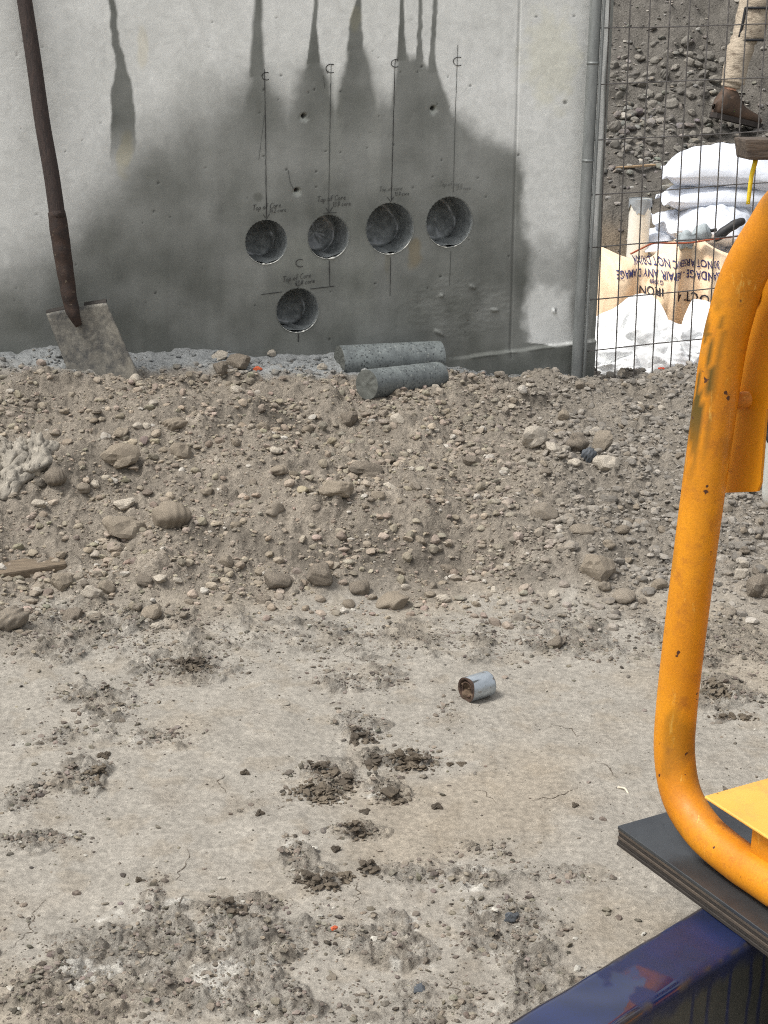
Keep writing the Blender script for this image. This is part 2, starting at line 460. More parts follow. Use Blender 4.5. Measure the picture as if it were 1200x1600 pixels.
def smooth_path(pts, n=8, closed=False):
    P = np.array(pts, float); out = []
    N = len(P)
    rng = range(N) if closed else range(N - 1)
    for i in rng:
        p0 = P[i - 1] if (closed or i > 0) else 2 * P[0] - P[1]
        p1, p2 = P[i], P[(i + 1) % N]
        p3 = P[(i + 2) % N] if (closed or i + 2 < N) else 2 * P[-1] - P[-2]
        for k in range(n):
            t = k / n
            out.append(0.5 * ((2 * p1) + (-p0 + p2) * t + (2 * p0 - 5 * p1 + 4 * p2 - p3) * t * t + (-p0 + 3 * p1 - 3 * p2 + p3) * t ** 3))
    if not closed: out.append(P[-1])
    return np.array(out)
def tube(path, r, seg=12, closed=False, caps=True, squash=1.0):
    P = np.asarray(path, float); N = len(P)
    rad = np.full(N, r) if np.isscalar(r) else np.asarray(r, float)
    T = np.gradient(P, axis=0)
    if closed: T = np.roll(P, -1, 0) - np.roll(P, 1, 0)
    T /= np.linalg.norm(T, axis=1)[:, None] + 1e-12
    up = np.array([0, 0, 1.0]) if abs(T[0][2]) < 0.9 else np.array([1.0, 0, 0])
    a = np.cross(T[0], up); a /= np.linalg.norm(a)
    V = []; th = np.arange(seg) * 2 * math.pi / seg
    for i in range(N):
        a = a - T[i] * np.dot(a, T[i]); a /= np.linalg.norm(a)
        b = np.cross(T[i], a)
        V.append(P[i] + rad[i] * (np.cos(th)[:, None] * a + squash * np.sin(th)[:, None] * b))
    V = np.concatenate(V); Fc = []
    for i in range(N if closed else N - 1):
        j = (i + 1) % N
        for k in range(seg):
            Fc.append([i * seg + k, i * seg + (k + 1) % seg, j * seg + (k + 1) % seg, j * seg + k])
    if caps and not closed:
        Fc.append(list(range(seg))[::-1]); Fc.append([(N - 1) * seg + k for k in range(seg)])
    return V, Fc
def grid_faces(nu, nv, wrap_u=False):
    """faces for a vertex array laid out as [v][u]"""
    i = np.arange(nv - 1)[:, None]; k = np.arange(nu if wrap_u else nu - 1)[None, :]
    k2 = (k + 1) % nu
    return np.stack([i * nu + k, i * nu + k2, (i + 1) * nu + k2, (i + 1) * nu + k], -1).reshape(-1, 4)

# ------------------------------------------------------------------ the ground: one sheet of mud flat, soil mound, far bank
YAW = math.radians(22)
WU = np.array([math.cos(YAW), math.sin(YAW), 0]); WN = np.array([math.sin(YAW), -math.cos(YAW), 0])
WA = ony(550, 570, 5.7)                       # a point at the foot of the wall face
def wall_y(x): return WA[1] + (x - WA[0]) * math.tan(YAW)

PROF_X = [-1.6, -1.25, -0.7, 0.0, 0.55, 0.9, 1.3]
PROF = [
    [(3.35, 0), (3.7, .03), (4.05, .11), (4.4, .21), (4.8, .345), (5.0, .42), (5.3, .50), (6.5, .5)],
    [(3.4, 0), (3.75, .03), (4.1, .11), (4.5, .22), (4.9, .345), (5.1, .42), (5.3, .475), (6.5, .5)],
    [(3.6, 0), (3.9, .02), (4.2, .09), (4.5, .175), (4.85, .285), (5.15, .37), (5.45, .42), (6.5, .45)],
    [(3.75, 0), (4.0, .012), (4.2, .055), (4.5, .135), (4.8, .20), (5.2, .262), (5.5, .305), (5.75, .34), (6.5, .34)],
    [(3.8, 0), (4.0, .012), (4.25, .06), (4.6, .125), (5.0, .185), (5.5, .245), (5.75, .262), (6.1, .25), (6.6, .18), (7.1, .02)],
    [(3.7, 0), (4.0, .015), (4.3, .055), (4.7, .12), (5.2, .185), (5.7, .225), (5.9, .225), (6.2, .20), (6.6, .12), (7.1, .0)],
    [(3.65, 0), (3.95, .015), (4.3, .07), (4.8, .16), (5.4, .235), (5.85, .275), (6.15, .235), (6.5, .12), (7.0, .0)],
]
BANK = [(7.1, 0), (7.55, .06), (7.8, .24), (8.1, .50), (8.35, .70), (9.0, 1.03), (9.6, 1.40), (10.2, 1.85), (11.2, 2.35), (13, 2.6), (400, 2.6)]
HUMPS = [(650, 790, .40, .10, .085), (250, 715, .26, .11, .060), (450, 715, .22, .10, -.035), (900, 720, .30, .16, .030), (110, 835, .20, .09, -.040), (360, 850, .26, .07, .045), (820, 870, .30, .09, -.030), (480, 640, .3, .08, .03), (900, 640, .25, .08, .03), (60, 700, .20, .12, .030), (1000, 640, .3, .2, .025), (560, 650, .25, .15, .025), (760, 640, .2, .12, -.02)]
HUMPS = [(*onz(px, py, .17)[:2], rx, ry, dz) for px, py, rx, ry, dz in HUMPS]
def base_h(x, y):
    x = np.asarray(x, float); y = np.asarray(y, float)
    Z = np.stack([np.interp(y, [p[0] for p in pr], [p[1] for p in pr]) for pr in PROF])
    # soften the corners of the profile in x by smooth blending
    xs = np.clip(x, PROF_X[0], PROF_X[-1])
    k = np.clip(np.searchsorted(PROF_X, xs) - 1, 0, len(PROF_X) - 2)
    px = np.array(PROF_X)
    t = (xs - px[k]) / (px[k + 1] - px[k]); t = t * t * (3 - 2 * t)
    flat = Z.reshape(len(PROF_X), -1); idx = np.arange(flat.shape[1]); kk = k.ravel()
    z = (flat[kk, idx] * (1 - t.ravel()) + flat[kk + 1, idx] * t.ravel()).reshape(x.shape)
    soft = sst(.0, .08, z)
    for (cx, cy, rx, ry, dz) in HUMPS: z = z + soft * dz * np.exp(-((x - cx) / rx) ** 2 - ((y - cy) / ry) ** 2)
    bank = np.interp(y, [p[0] for p in BANK], [p[1] for p in BANK])
    z = np.where(y > 7.0, np.maximum(bank, np.where(y > 7.2, 0, z)), z)
    return z
# crumbly patches on the mud flat: photo measurements (px, py, half width, half height, strength)
PATCH_PX = [(505, 1222, 62, 30, 1), (640, 1186, 66, 18, 1), (565, 1132, 42, 24, .9), (600, 1236, 42, 24, .7), (170, 1100, 60, 30, .6), (120, 1085, 50, 22, .4),
            (250, 1152, 56, 22, .7), (120, 1222, 50, 32, .8), (40, 1240, 42, 30, .6), (555, 1302, 40, 12, .8), (462, 1335, 26, 30, .7), (505, 1378, 50, 18, .9),
            (385, 1418, 90, 18, .9), (250, 1475, 230, 52, .8), (50, 1312, 80, 16, .7), (120, 1550, 190, 60, .95), (560, 1470, 120, 50, .6), (690, 1365, 110, 26, .6),
            (800, 1440, 90, 40, .65), (820, 1500, 90, 60, .55), (690, 1570, 160, 40, .6), (400, 1560, 180, 50, .7), (290, 1042, 80, 26, .8), (560, 1065, 70, 24, .8),
            (560, 1000, 420, 30, .45), (1130, 1085, 70, 36, .9), (1130, 1010, 90, 40, .9), (770, 1330, 60, 16, .4), (880, 1370, 70, 14, .4), (130, 985, 190, 44, .8), (900, 1000, 160, 36, .5),
            (240, 1390, 20, 40, .3), (100, 1150, 80, 20, .4), (700, 1110, 20, 12, .3)]
PATCH = []
for (px, py, rx, ry, s) in PATCH_PX:
    c = onz(px, py, 0); r = onz(px + rx, py, 0); u = onz(px, py - ry, 0); d_ = onz(px, py + ry, 0)
    PATCH.append((c[0], c[1], abs(r[0] - c[0]), abs(u[1] - d_[1]) / 2, s))
def patch_mask(x, y):
    m = np.zeros(np.shape(x))
    wob = 0.75 * fbm(x, y, 7, 3, 5)
    for (cx, cy, rx, ry, s) in PATCH:
        d = np.sqrt(((x - cx) / rx) ** 2 + ((y - cy) / ry) ** 2)
        m = np.maximum(m, s * (1 - sst(0.5, 1.25, d + wob)))
    return m
# shrinkage cracks as wandering polylines
CR = np.random.default_rng(5)
CRACKS = []
for (px, py, ln, an) in [(545, 1015, .16, -1.3), (560, 1030, .09, -.4), (80, 1400, .2, -1.5), (290, 1325, .16, -1.2), (296, 1400, .08, -1.4), (570, 1380, .12, -1.5), (715, 1085, .10, -1.4), (900, 1330, .13, -1.2),
                         (860, 1130, .14, -.5), (430, 1085, .16, .2), (350, 1210, .12, -1.0), (780, 1180, .14, -1.2), (930, 1190, .12, -.9), (640, 1120, .1, .6), (820, 1250, .16, .3), (480, 1130, .1, -1.3), (690, 1530, .1, -1.4), (60, 1180, .15, -.2), (730, 1230, .12, -.8), (240, 1250, .13, -1.2)]:
    p = onz(px, py, 0)[:2]; a = an; line = [p.copy()]
    for k in range(max(4, int(ln / 0.014))):
        a = an + CR.normal(0, .7); p = p + 0.014 * np.array([math.cos(a), math.sin(a)]); line.append(p.copy())
    CRACKS.append(np.array(line))
SL = onpl(350, 580, WA, WN)
def slurry_mask(x, y):
    back = wall_y(x) - y                                         # distance in front of the wall
    along = x
    m = (1 - sst(.13, .24, back + .05 * fbm(x, y, 6, 2, 31))) * sst(-1.5, -1.2, along) * (1 - sst(.0, .28, along))
    m = np.maximum(m, (1 - sst(.05, .12, back)) * (along < .85))
    return m * (back > -0.5)
def height(x, y, fine=True, tones=False):
    x = np.asarray(x, float); y = np.asarray(y, float)
    b = base_h(x + .05 * perlin(x * 3, y * 3, 3), y + .06 * perlin(x * 2.3, y * 2.3, 4) * sst(2.5, 3.6, y))
    m = sst(.006, .07, b) * (y < 7.4)
    far = sst(7.4, 7.8, y)
    near = (1 - far)
    sl = slurry_mask(x, y)
    fl = 1 - m
    z = b
    rough = m * (1 - .5 * sl)
    z = z + rough * (.040 * fbm(x, y, 2.6, 2, 1) + .013 * fbm(x, y, 7.5, 3, 2))
    z = z + near * fl * (.007 * fbm(x, y, 1.8, 2, 7))
    z = z + far * (.08 * fbm(x, y, 2.2, 3, 9) + .035 * fbm(x, y, 8, 3, 10))
    if fine:
        rd = 1 - np.abs(fbm(x, y, 16, 3, 12)) * 1.6
        zone = .55 + .6 * sst(-.3, .4, fbm(x, y, 3.5, 2, 11))
        l1, t1 = lumps(x, y, 8.5, 201, .42); l2, t2 = lumps(x, y, 21, 211, .55); l3, t3 = lumps(x, y, 50, 221, .6)
        z = z + rough * (.008 * (rd - .5) + .006 * fbm(x, y, 34, 3, 13) + zone * (.80 * l1 / 8.5 + 1.05 * l2 / 21 + 1.15 * l3 / 50))
        pm = patch_mask(x, y) * fl * near
        k1, u1 = lumps(x, y, 20, 231, .75, 3.0, .3, .75); k2, u2 = lumps(x, y, 46, 241, .8, 3.0, .3, .7)
        z = z + near * fl * (.0026 * fbm(x, y, 14, 3, 15) + .0012 * perlin(x * 70, y * 70, 16))
        g = sst(.25, .6, pm + .3 * fbm(x, y, 13, 2, 17))
        z = z + g * (.55 * k1 / 20 + .80 * k2 / 46 + .004 * perlin(x * 120, y * 120, 18))
        if tones: return z, (rough * zone, l1, t1, l2, t2, l3, t3, g, k1, u1, k2, u2)
    return z
def gh(x, y): return float(height(np.array([x]), np.array([y]))[0])
def hit(px, py, y0=1.6, y1=9.5, stages=((160, False), (24, True))):
    """where a sight line meets the ground sheet"""
    d = ray(px, py)
    for n, fine in stages:
        ys = np.linspace(y0, y1, n); P = CC[None] + (ys / d[1])[:, None] * d
        dz = P[:, 2] - height(P[:, 0], P[:, 1], fine)
        k = int(np.argmax(dz < 0)) if (dz < 0).any() else n - 1
        y0, y1 = ys[max(0, k - 1)] - (.06 if not fine else 0), ys[k] + (.06 if not fine else 0)
    return P[k]
def build_ground():
    ys = [1.62]
    while ys[-1] < 6.5: ys.append(ys[-1] + 0.0034 + (ys[-1] - 1.6) * 0.00165)
    while ys[-1] < 11: ys.append(ys[-1] + 0.03)
    while ys[-1] < 150: ys.append(ys[-1] * 1.12)
    pre = [-60, -25, -12, -6, -3, -1, 0, .5, .9, 1.2, 1.4, 1.55]
    ys = np.array(pre + ys)
    q = np.linspace(-1, 1, 540)
    outer = [1.03, 1.08, 1.16, 1.3, 1.5, 1.9, 2.6, 4, 7, 14, 40]
    q = np.concatenate([-np.array(outer[::-1]), q, np.array(outer)])
    w = np.maximum(0.30 * ys + 0.22, 0.70); w = np.minimum(w, 2.9 + np.maximum(0, ys - 11) * .3)
    X = q[None, :] * w[:, None]; Y = np.repeat(ys[:, None], len(q), 1)
    x, y = X.ravel(), Y.ravel()
    z, (rz_, l1, t1, l2, t2, l3, t3, gp, k1, u1, k2, u2) = height(x, y, True, True)
    me = mesh_np('ground', np.stack([x, y, z], 1), grid_faces(len(q), len(ys)))
    # real colours of the soil: pale dried mud, brown mound soil, grey slurry, dark crumbly patches
    b = base_h(x, y); m = sst(.004, .07, b + .03 * fbm(x, y, 5, 2, 21)); pm = patch_mask(x, y) * (1 - m); sl = slurry_mask(x, y)
    mud = np.array([.288, .266, .228]); soil = np.array([.256, .223, .180]); gsoil = np.array([.232, .206, .170]); slur = np.array([.255, .268, .268])
    crumb = np.array([.175, .153, .124]); bank = np.array([.138, .127, .110]); white = np.array([.50, .48, .43]); ochre = np.array([.285, .240, .180])
    c = np.repeat(mud[None], len(x), 0)
    def mixin(mask, col):
        nonlocal c
        c = c * (1 - mask[:, None]) + col[None] * mask[:, None]
    mixin(.55 * sst(.15, .7, fbm(x, y, 1.6, 3, 22)), ochre)
    mixin(.35 * sst(.1, .6, fbm(x, y, 11, 3, 29)), ochre * .86)
    mixin(.6 * gp * sst(-.1, .4, fbm(x, y, 24, 3, 23)), crumb)
    c = c * (1 + gp * ((u1 - .5) * .5 * (k1 > 0) + (u2 - .5) * .5 * (k2 > 0)))[:, None]
    mixin(.7 * (1 - m) * sst(.50, .72, fbm(x, y, 9, 4, 24)) * sst(.05, .4, pm + .1) * (1 - sst(2.9, 3.4, y)), white)
    mixin(m, soil)
    mixin(m * sst(.25, .8, x + .25 * fbm(x, y, 3, 2, 25)), gsoil)
    mixin(m * .55 * sst(.2, .7, fbm(x, y, 5, 3, 26)), soil * 1.2)
    mixin(m * .5 * sst(.2, .7, fbm(x, y, 7, 3, 27)), soil * .74)
    c = c * (1 + rz_ * ((t1 - .5) * .35 * (l1 > 0) + (t2 - .5) * .55 * (l2 > 0) + (t3 - .5) * .6 * (l3 > 0)))[:, None]
    dark_patch = np.zeros(len(x))
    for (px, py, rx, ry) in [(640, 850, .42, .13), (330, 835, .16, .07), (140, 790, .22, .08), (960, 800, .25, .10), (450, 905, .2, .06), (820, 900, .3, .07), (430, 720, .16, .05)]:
        q = onz(px, py, .12); dark_patch = np.maximum(dark_patch, 1 - sst(.5, 1.2, np.hypot((x - q[0]) / rx, (y - q[1]) / ry) + .45 * fbm(x, y, 6, 3, 33)))
    c = c * (1 - .34 * dark_patch * m)[:, None]  # mound soil coloured darker inside these ellipses
    mixin(sl * .9, slur)
    far = sst(7.1, 7.5, y)
    mixin(far, bank)
    mixin(far * .6 * sst(0, .6, fbm(x, y, 2.5, 3, 28)), bank * 1.35)
    mixin(far * (1 - sst(8.1, 8.3, y)) * .8, np.array([.22, .172, .12]))
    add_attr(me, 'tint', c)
    add_attr(me, 'rough_amt', np.clip(.16 + .75 * m * (1 - sl) + .6 * gp + far, 0, 1.2))
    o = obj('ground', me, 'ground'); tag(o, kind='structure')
    return o
GROUND = build_ground()

def build_cracks():
    for L in CRACKS[::2] + CRACKS[1:6:2]:
        P = smooth_path(np.concatenate([L, np.zeros((len(L), 1))], 1), 4)[:, :2]
        T = np.gradient(P, axis=0); T /= np.linalg.norm(T, axis=1)[:, None] + 1e-9
        N = np.stack([-T[:, 1], T[:, 0]], 1)
        w = (.0002 + .0011 * CR.random(len(P))) * np.sin(np.linspace(.15, math.pi - .1, len(P)))
        V = []
        for p, n, q in zip(P, N, w):
            for sgn in (1, -1):
                xy = p + n * q * sgn; V.append((xy[0], xy[1], 0))
        V = np.array(V); V[:, 2] = height(V[:, 0], V[:, 1]) + .0012
        part('shrinkage_crack', V, [[2 * i, 2 * i + 1, 2 * i + 3, 2 * i + 2] for i in range(len(P) - 1)], 'crack', GROUND, False)
simple('crack', lin(78, 68, 56), 0.95, 0, 0.2, 60, 0.0)
build_cracks()

# ------------------------------------------------------------------ the concrete wall with five cored holes
def on_wall(px, py):
    P = onpl(px, py, WA, WN); return np.array([np.dot(P - WA, WU), P[2]])
def wpt(s, z, out=0.0):
    return np.array([WA[0] + WU[0] * s + WN[0] * out, WA[1] + WU[1] * s + WN[1] * out, z])
HOLES = []
for (px, py, w, h) in [(416, 378, 63, 72), (513, 370, 62, 70), (609, 357, 71, 83), (702, 347, 70, 80), (465, 485, 63, 71)]:
    c = on_wall(px, py); t = on_wall(px, py - h / 2); l = on_wall(px - w / 2, py); r = on_wall(px + w / 2, py)
    HOLES.append((c[0], c[1], ((t[1] - c[1]) + (r[0] - l[0]) / 2) / 2))
S_END = on_wall(948, 200)[0]
def chart():
    """survey of the wall face: affine-projective map from wall metres to photo measure, for reading off stains"""
    def f(s, z):
        P = np.stack([WA[0] + WU[0] * s, WA[1] + WU[1] * s, z], -1) - CC
        q = P @ RM
        return 600 + FOC * q[..., 0] / -q[..., 2], 800 - FOC * q[..., 1] / -q[..., 2]
    return f
def build_wall():
    ss = [-6, -4.5, -3, -2.2, -1.8, -1.6]
    s = -1.5
    while s < S_END - .001: ss.append(s); s += 0.0045
    ss.append(S_END)
    zs = [-.6, -.2, 0.05]
    z = 0.12
    while z < 1.76: zs.append(z); z += 0.0045
    zs += [1.8, 1.9, 2.0]
    ss, zs = np.array(ss), np.array(zs); nu, nv = len(ss), len(zs)
    S, Z = np.meshgrid(ss, zs); S, Z = S.ravel(), Z.ravel()
    U, V = chart()(S, Z)
    # ---- water stains (shapes of their own), 0 dry .. 1 wet
    wob = 14 * fbm(S, Z, 7, 3, 41) + 5 * fbm(S, Z, 28, 3, 42)
    xt = [-200, 0, 60, 120, 170, 220, 280, 340, 380, 402, 425, 450, 470, 490, 512, 524, 536, 555, 574, 590, 610, 628, 640, 655, 667, 678, 690, 705, 740, 790, 830, 1000]
    yt = [470, 420, 400, 350, 280, 215, 170, 150, 130, 84, 118, 150, 118, 70, 118, 150, 112, 44, 84, 135, 150, 72, 96, 92, 104, 90, 128, 168, 198, 224, 260, 320]
    st = [160, 170, 180, 190, 190, 190, 180, 160, 110, 40, 90, 130, 70, 18, 50, 110, 50, 14, 34, 110, 80, 14, 18, 14, 14, 10, 20, 34, 60, 50, 40, 40]
    yt_ = np.interp(U, xt, yt); st_ = np.interp(U, xt, st)
    wet = sst(-.5, .5, (V + wob * np.interp(st_, [8, 60], [.35, 1.0]) - yt_) / st_)
    xr = np.interp(V, [150, 230, 330, 370, 400, 440, 460, 500, 535, 560, 700], [760, 822, 816, 824, 842, 838, 826, 819, 822, 1000, 1000])
    sr = np.interp(V, [150, 300, 370, 430, 470, 540], [40, 16, 30, 60, 16, 12])
    wet = wet * (1 - .97 * sst(-.5, .5, (U + wob * .6 - xr) / sr))
    # greyish half-wet area right of the stain and along the foot of the panel
    col_ = np.exp(-((U - 402) / 26) ** 2) + np.exp(-((U - 491) / 30) ** 2) + np.exp(-((U - 555) / 34) ** 2) + np.exp(-((U - 655) / 46) ** 2)
    lvl = np.interp(V + 1.2 * wob, [60, 180, 300, 420], [.78, .86, .95, 1.0]); lvl = lvl + (1 - lvl) * .8 * np.clip(col_, 0, 1) * (1 - sst(150, 300, V))
    wet = wet * np.where(U > 700, np.maximum(lvl, .85), lvl)
    half = sst(355, 420, V + wob) * (1 - sst(445, 470, V - .35 * (U - 880) + wob)) * sst(815, 835, U)
    wet = np.maximum(wet, .55 * half)
    wet = np.maximum(wet, .8 * sst(885, 905, U + .3 * wob) * sst(330, 420, V) )  # shade beside the fence post, painted in through the wet mask
    foot = V - (556 - (U - 740) * .127)
    wet = np.maximum(wet, .96 * sst(-4, 3, foot + wob * .1) * (U > 700))
    def streak(px, py, w0, sharp=3.0, amp=2.2, seed=50):
        nonlocal wet
        cx = np.interp(V, py, px) + amp * fbm(V * .03, V * 0 + seed, 1.0, 3, seed)
        hw = np.interp(V, py, w0)
        m = 1 - sst(-sharp / 2, sharp / 2, np.abs(U - cx) - hw)
        fade = sst(py[-1], py[-1] - (150 if seed == 50 else 12), V)
        wet = np.maximum(wet, m * fade * (V < py[-1]))
    streak([172, 174, 180, 190, 192, 192, 194], [-80, 0, 60, 105, 140, 240, 325], [4, 5, 6, 8, 17, 21, 12], 4, 3.0, 50)
    streak([404, 404, 402, 402], [-80, 0, 50, 130], [5, 6, 8, 14], 7, 1.5, 51)
    streak([494, 494, 491, 489], [-80, 0, 40, 110], [3, 3, 4, 12], 2.5, 1.5, 52)
    streak([562, 561, 556, 555], [-80, 0, 30, 90], [4, 4, 9, 14], 4, 2.5, 53)
    streak([629, 628, 627, 627], [-80, 0, 55, 105], [3, 3, 5, 9], 2.2, 1.8, 54)
    streak([658, 657, 655, 652], [-80, 0, 70, 120], [2.6, 2.8, 4, 9], 2.2, 2.2, 55)
    streak([681, 680, 676, 673], [-80, 0, 80, 125], [3.4, 3.6, 4, 9], 2.2, 2.2, 56)
    # wet drip edge at the free end of the wall
    e = S_END - S
    wet = np.maximum(wet, .95 * (1 - sst(.010, .020, e + .010 * perlin(Z * 4, Z * 0, 57) - .002)) * (V > -50))
    wet = np.clip(wet * (.93 + .1 * fbm(S, Z, 5, 3, 43)), 0, 1)
    stain = np.ones((len(S), 3))
    def blot(cx, cy, rx, ry, col, amt, seed=60):
        d = np.sqrt(((U - cx) / rx) ** 2 + ((V - cy) / ry) ** 2) + .3 * fbm(S, Z, 18, 2, seed)
        m = amt * (1 - sst(.5, 1.1, d)); stain[:] = stain * (1 - m[:, None]) + np.array(col) * m[:, None]
    blot(648, 396, 13, 28, (1.0, .84, .62), .8, 61); blot(195, 240, 14, 40, (1.05, .98, .78), .7, 62); blot(860, 90, 50, 90, (1.0, .98, .88), .8, 63)
    blot(556, 30, 9, 26, (1.5, 1.4, 1.1), .5, 64); blot(470, 400, 60, 40, (1.25, 1.26, 1.22), .6, 65); blot(560, 420, 30, 130, (1.16, 1.17, 1.15), .5, 66)
    blot(403, 310, 8, 10, (.62, .62, .6), .9, 67); blot(222, 70, 10, 40, (1.0, .95, .84), .7, 68); blot(300, 130, 60, 60, (.93, .93, .92), .7, 70)
    blot(520, 200, 18, 120, (1.12, 1.12, 1.1), .5, 71); blot(585, 230, 12, 90, (1.12, 1.12, 1.1), .5, 72); blot(606, 410, 6, 30, (.86, .82, .74), .8, 73)
    relief = (1 - sst(.6, 1.05, np.sqrt(((U - 715) / 90) ** 2 + ((V - 480) / 62) ** 2) + .25 * fbm(S, Z, 10, 2, 74)))
    relief = np.maximum(relief, .12 + .3 * (U < 180) * sst(500, 0, V))
    # ---- geometry: shallow hollows, seams, voids
    out = .0018 * fbm(S, Z, 3, 2, 44) + .0002 * fbm(S, Z, 30, 2, 45)
    out += relief * .0009 * np.clip(fbm(S * .7, Z * 1.6, 34, 3, 46), -1, 1) * (U > 500)
    seam = np.abs(U - (812 - (V / 550) * 15)); out -= .004 * (1 - sst(.8, 2.2, seam)) * (V < 560)
    stain *= (1 - .25 * (1 - sst(.5, 2.0, seam)) * (V < 560))[:, None]
    out += .010 * sst(-2, 2, foot) * (U > 690) * sst(690, 740, U)
    ridge = np.abs(foot); out += .006 * (1 - sst(1, 3, ridge)) * (U > 735) * sst(-.4, .3, fbm(S, Z, 12, 2, 47))
    voids = [(412, 140, 2.6), (439, 118, 2.8), (491, 140, 2.6), (512, 113, 2.6), (532, 143, 2.8), (659, 104, 3), (652, 112, 2), (735, 134, 3), (448, 265, 3), (494, 268, 2.6), (509, 236, 2.2), (532, 238, 2.4),
             (494, 292, 2.4), (412, 244, 2.6), (615, 226, 2.4), (883, 160, 5), (868, 485, 4), (586, 443, 2.4), (515, 530, 2.4), (688, 432, 2.6), (157, 192, 2.2), (102, 236, 2), (247, 286, 3), (240, 330, 3), (243, 458, 3), (690, 250, 2.2), (645, 293, 2.2), (897, 25, 3), (838, 26, 3), (810, 242, 3), (795, 400, 2.5), (700, 120, 2)]
    for (vx, vy, r) in voids:
        sel = (np.abs(U - vx) < 12) & (np.abs(V - vy) < 12)
        d = np.hypot(U[sel] - vx, V[sel] - vy); k = 1 - sst(r * .3, r * .95, d)
        out[sel] -= .0025 * k; stain[sel] *= (1 - .66 * k)[:, None]
    for k in range(70):
        vx, vy, r = RNG.uniform(0, 930), RNG.uniform(0, 560), RNG.uniform(.8, 1.7)
        sel = (np.abs(U - vx) < 6) & (np.abs(V - vy) < 6)
        d = np.hypot(U[sel] - vx, V[sel] - vy); q = 1 - sst(r * .4, r * 1.2, d)
        out[sel] -= .003 * q; stain[sel] *= (1 - .45 * q)[:, None]
    for (bx, by, bl, ba) in [(738, 448, 16, .3), (772, 484, 16, .2), (686, 520, 22, .6), (866, 486, 10, 1.2), (690, 462, 8, .4)]:     # mortar blobs
        du = (U - bx) * math.cos(ba) + (V - by) * math.sin(ba); dv = -(U - bx) * math.sin(ba) + (V - by) * math.cos(ba)
        out += .010 * (1 - sst(.3, 1, np.sqrt((du / bl * 2) ** 2 + (dv / 4) ** 2) + .2 * fbm(S, Z, 60, 2, 75)))
    for (ax_, ay) in [(475, 181), (677, 169), (464, 297)]:                     # chipped anchor holes: white chipped lip, drilled centre
        d = np.hypot(U - ax_, (V - ay)); dl = np.hypot(U - ax_, V - ay - 3) + 2 * fbm(S, Z, 70, 2, 76)
        lip = 1 - sst(4.5, 7.5, dl); out -= .007 * lip
        stain[:] = stain * (1 - .9 * lip[:, None]) + np.array([1.85, 1.85, 1.8]) * .9 * lip[:, None]
        wet_l = lip
        hole = 1 - sst(2.6, 4.2, d); out -= .022 * hole; stain[:] *= (1 - .9 * hole)[:, None]
    P = np.stack([WA[0] + WU[0] * S + WN[0] * out, WA[1] + WU[1] * S + WN[1] * out, Z], 1)
    Fc = grid_faces(nu, nv)
    fs, fz = S[Fc].mean(1), Z[Fc].mean(1)
    keep = np.ones(len(Fc), bool)
    for (hs_, hz_, hr) in HOLES: keep &= np.hypot(fs - hs_, fz - hz_) > hr
    removed = np.unique(Fc[~keep]); kept = np.unique(Fc[keep]); rim = np.intersect1d(removed, kept)
    for v in rim:                                                              # snap the rims onto true circles
        for (hs_, hz_, hr) in HOLES:
            d = math.hypot(S[v] - hs_, Z[v] - hz_)
            if d < hr + .01:
                k = (hr + .0010 * math.sin(37 * math.atan2(Z[v] - hz_, S[v] - hs_))) / d
                S[v] = hs_ + (S[v] - hs_) * k; Z[v] = hz_ + (Z[v] - hz_) * k
                P[v] = (WA[0] + WU[0] * S[v] + WN[0] * out[v], WA[1] + WU[1] * S[v] + WN[1] * out[v], Z[v])
    Fc = Fc[keep]
    n0 = len(P)
    # back, top and free end close the panel (0.25 m thick)
    T = -.25
    c_ = [(ss[0], zs[0]), (ss[-1], zs[0]), (ss[-1], zs[-1]), (ss[0], zs[-1])]
    ext = np.array([wpt(a, b, 0.0) for a, b in c_] + [wpt(a, b, T) for a, b in c_])
    P = np.concatenate([P, ext]); q = n0
    extra = np.array([[q + 5, q + 4, q + 7, q + 6], [q + 1, q + 5, q + 6, q + 2], [q + 3, q + 2, q + 6, q + 7], [q + 4, q + 0, q + 3, q + 7]])
    Fc = np.concatenate([Fc, extra])
    me = mesh_np('concrete_wall', P, Fc)
    z8 = np.zeros(8)
    add_attr(me, 'wet', np.concatenate([wet, z8])); add_attr(me, 'relief', np.concatenate([relief, z8]))
    add_attr(me, 'stain', np.concatenate([np.clip(stain, 0, 2), np.ones((8, 3))]))
    o = obj('concrete_wall', me, 'wall')
    tag(o, 'tall grey concrete wall with dark water stains and five round drilled holes', 'wall', kind='thing')
    # the bores: rough-bottomed cylinders set into the panel
    for i, (hs_, hz_, hr) in enumerate(HOLES):
        na, nd = 72, 12; depth = .15
        th = np.arange(na) * 2 * math.pi / na
        V = []
        for k in range(nd + 1):
            f = k / nd
            r = hr * (1 + .012 * np.sin(3 * th + i) * f) + .0005
            if k == 0: r = r + .0025
            oo = .0012 - depth * f
            V.append(np.stack([wpt(hs_ + a, hz_ + b, oo) for a, b in zip(r * np.cos(th), r * np.sin(th))]))
        nr = 7
        for k in range(1, nr + 1):
            r = hr * (1 - k / nr) + .0004
            a, b = r * np.cos(th), r * np.sin(th)
            rough = .004 * fbm(hs_ + a, hz_ + b, 14, 3, 80 + i) + .002 * fbm(hs_ + a, hz_ + b, 60, 2, 81)
            slope = -.05 * (b / hr) * (1 if i != 1 else .4)
            V.append(np.stack([wpt(hs_ + x, hz_ + y, -depth + u + v) for x, y, u, v in zip(a, b, rough, slope)]))
        V = np.concatenate(V)
        b_ = part('cored_hole', V, grid_faces(na, nd + 1 + nr, True), 'hole', o)
        # pale broken lip and a tongue of spilt slurry on the lower edge
        th2 = np.linspace(-2.5, -.65, 40) + .12 * i % .3
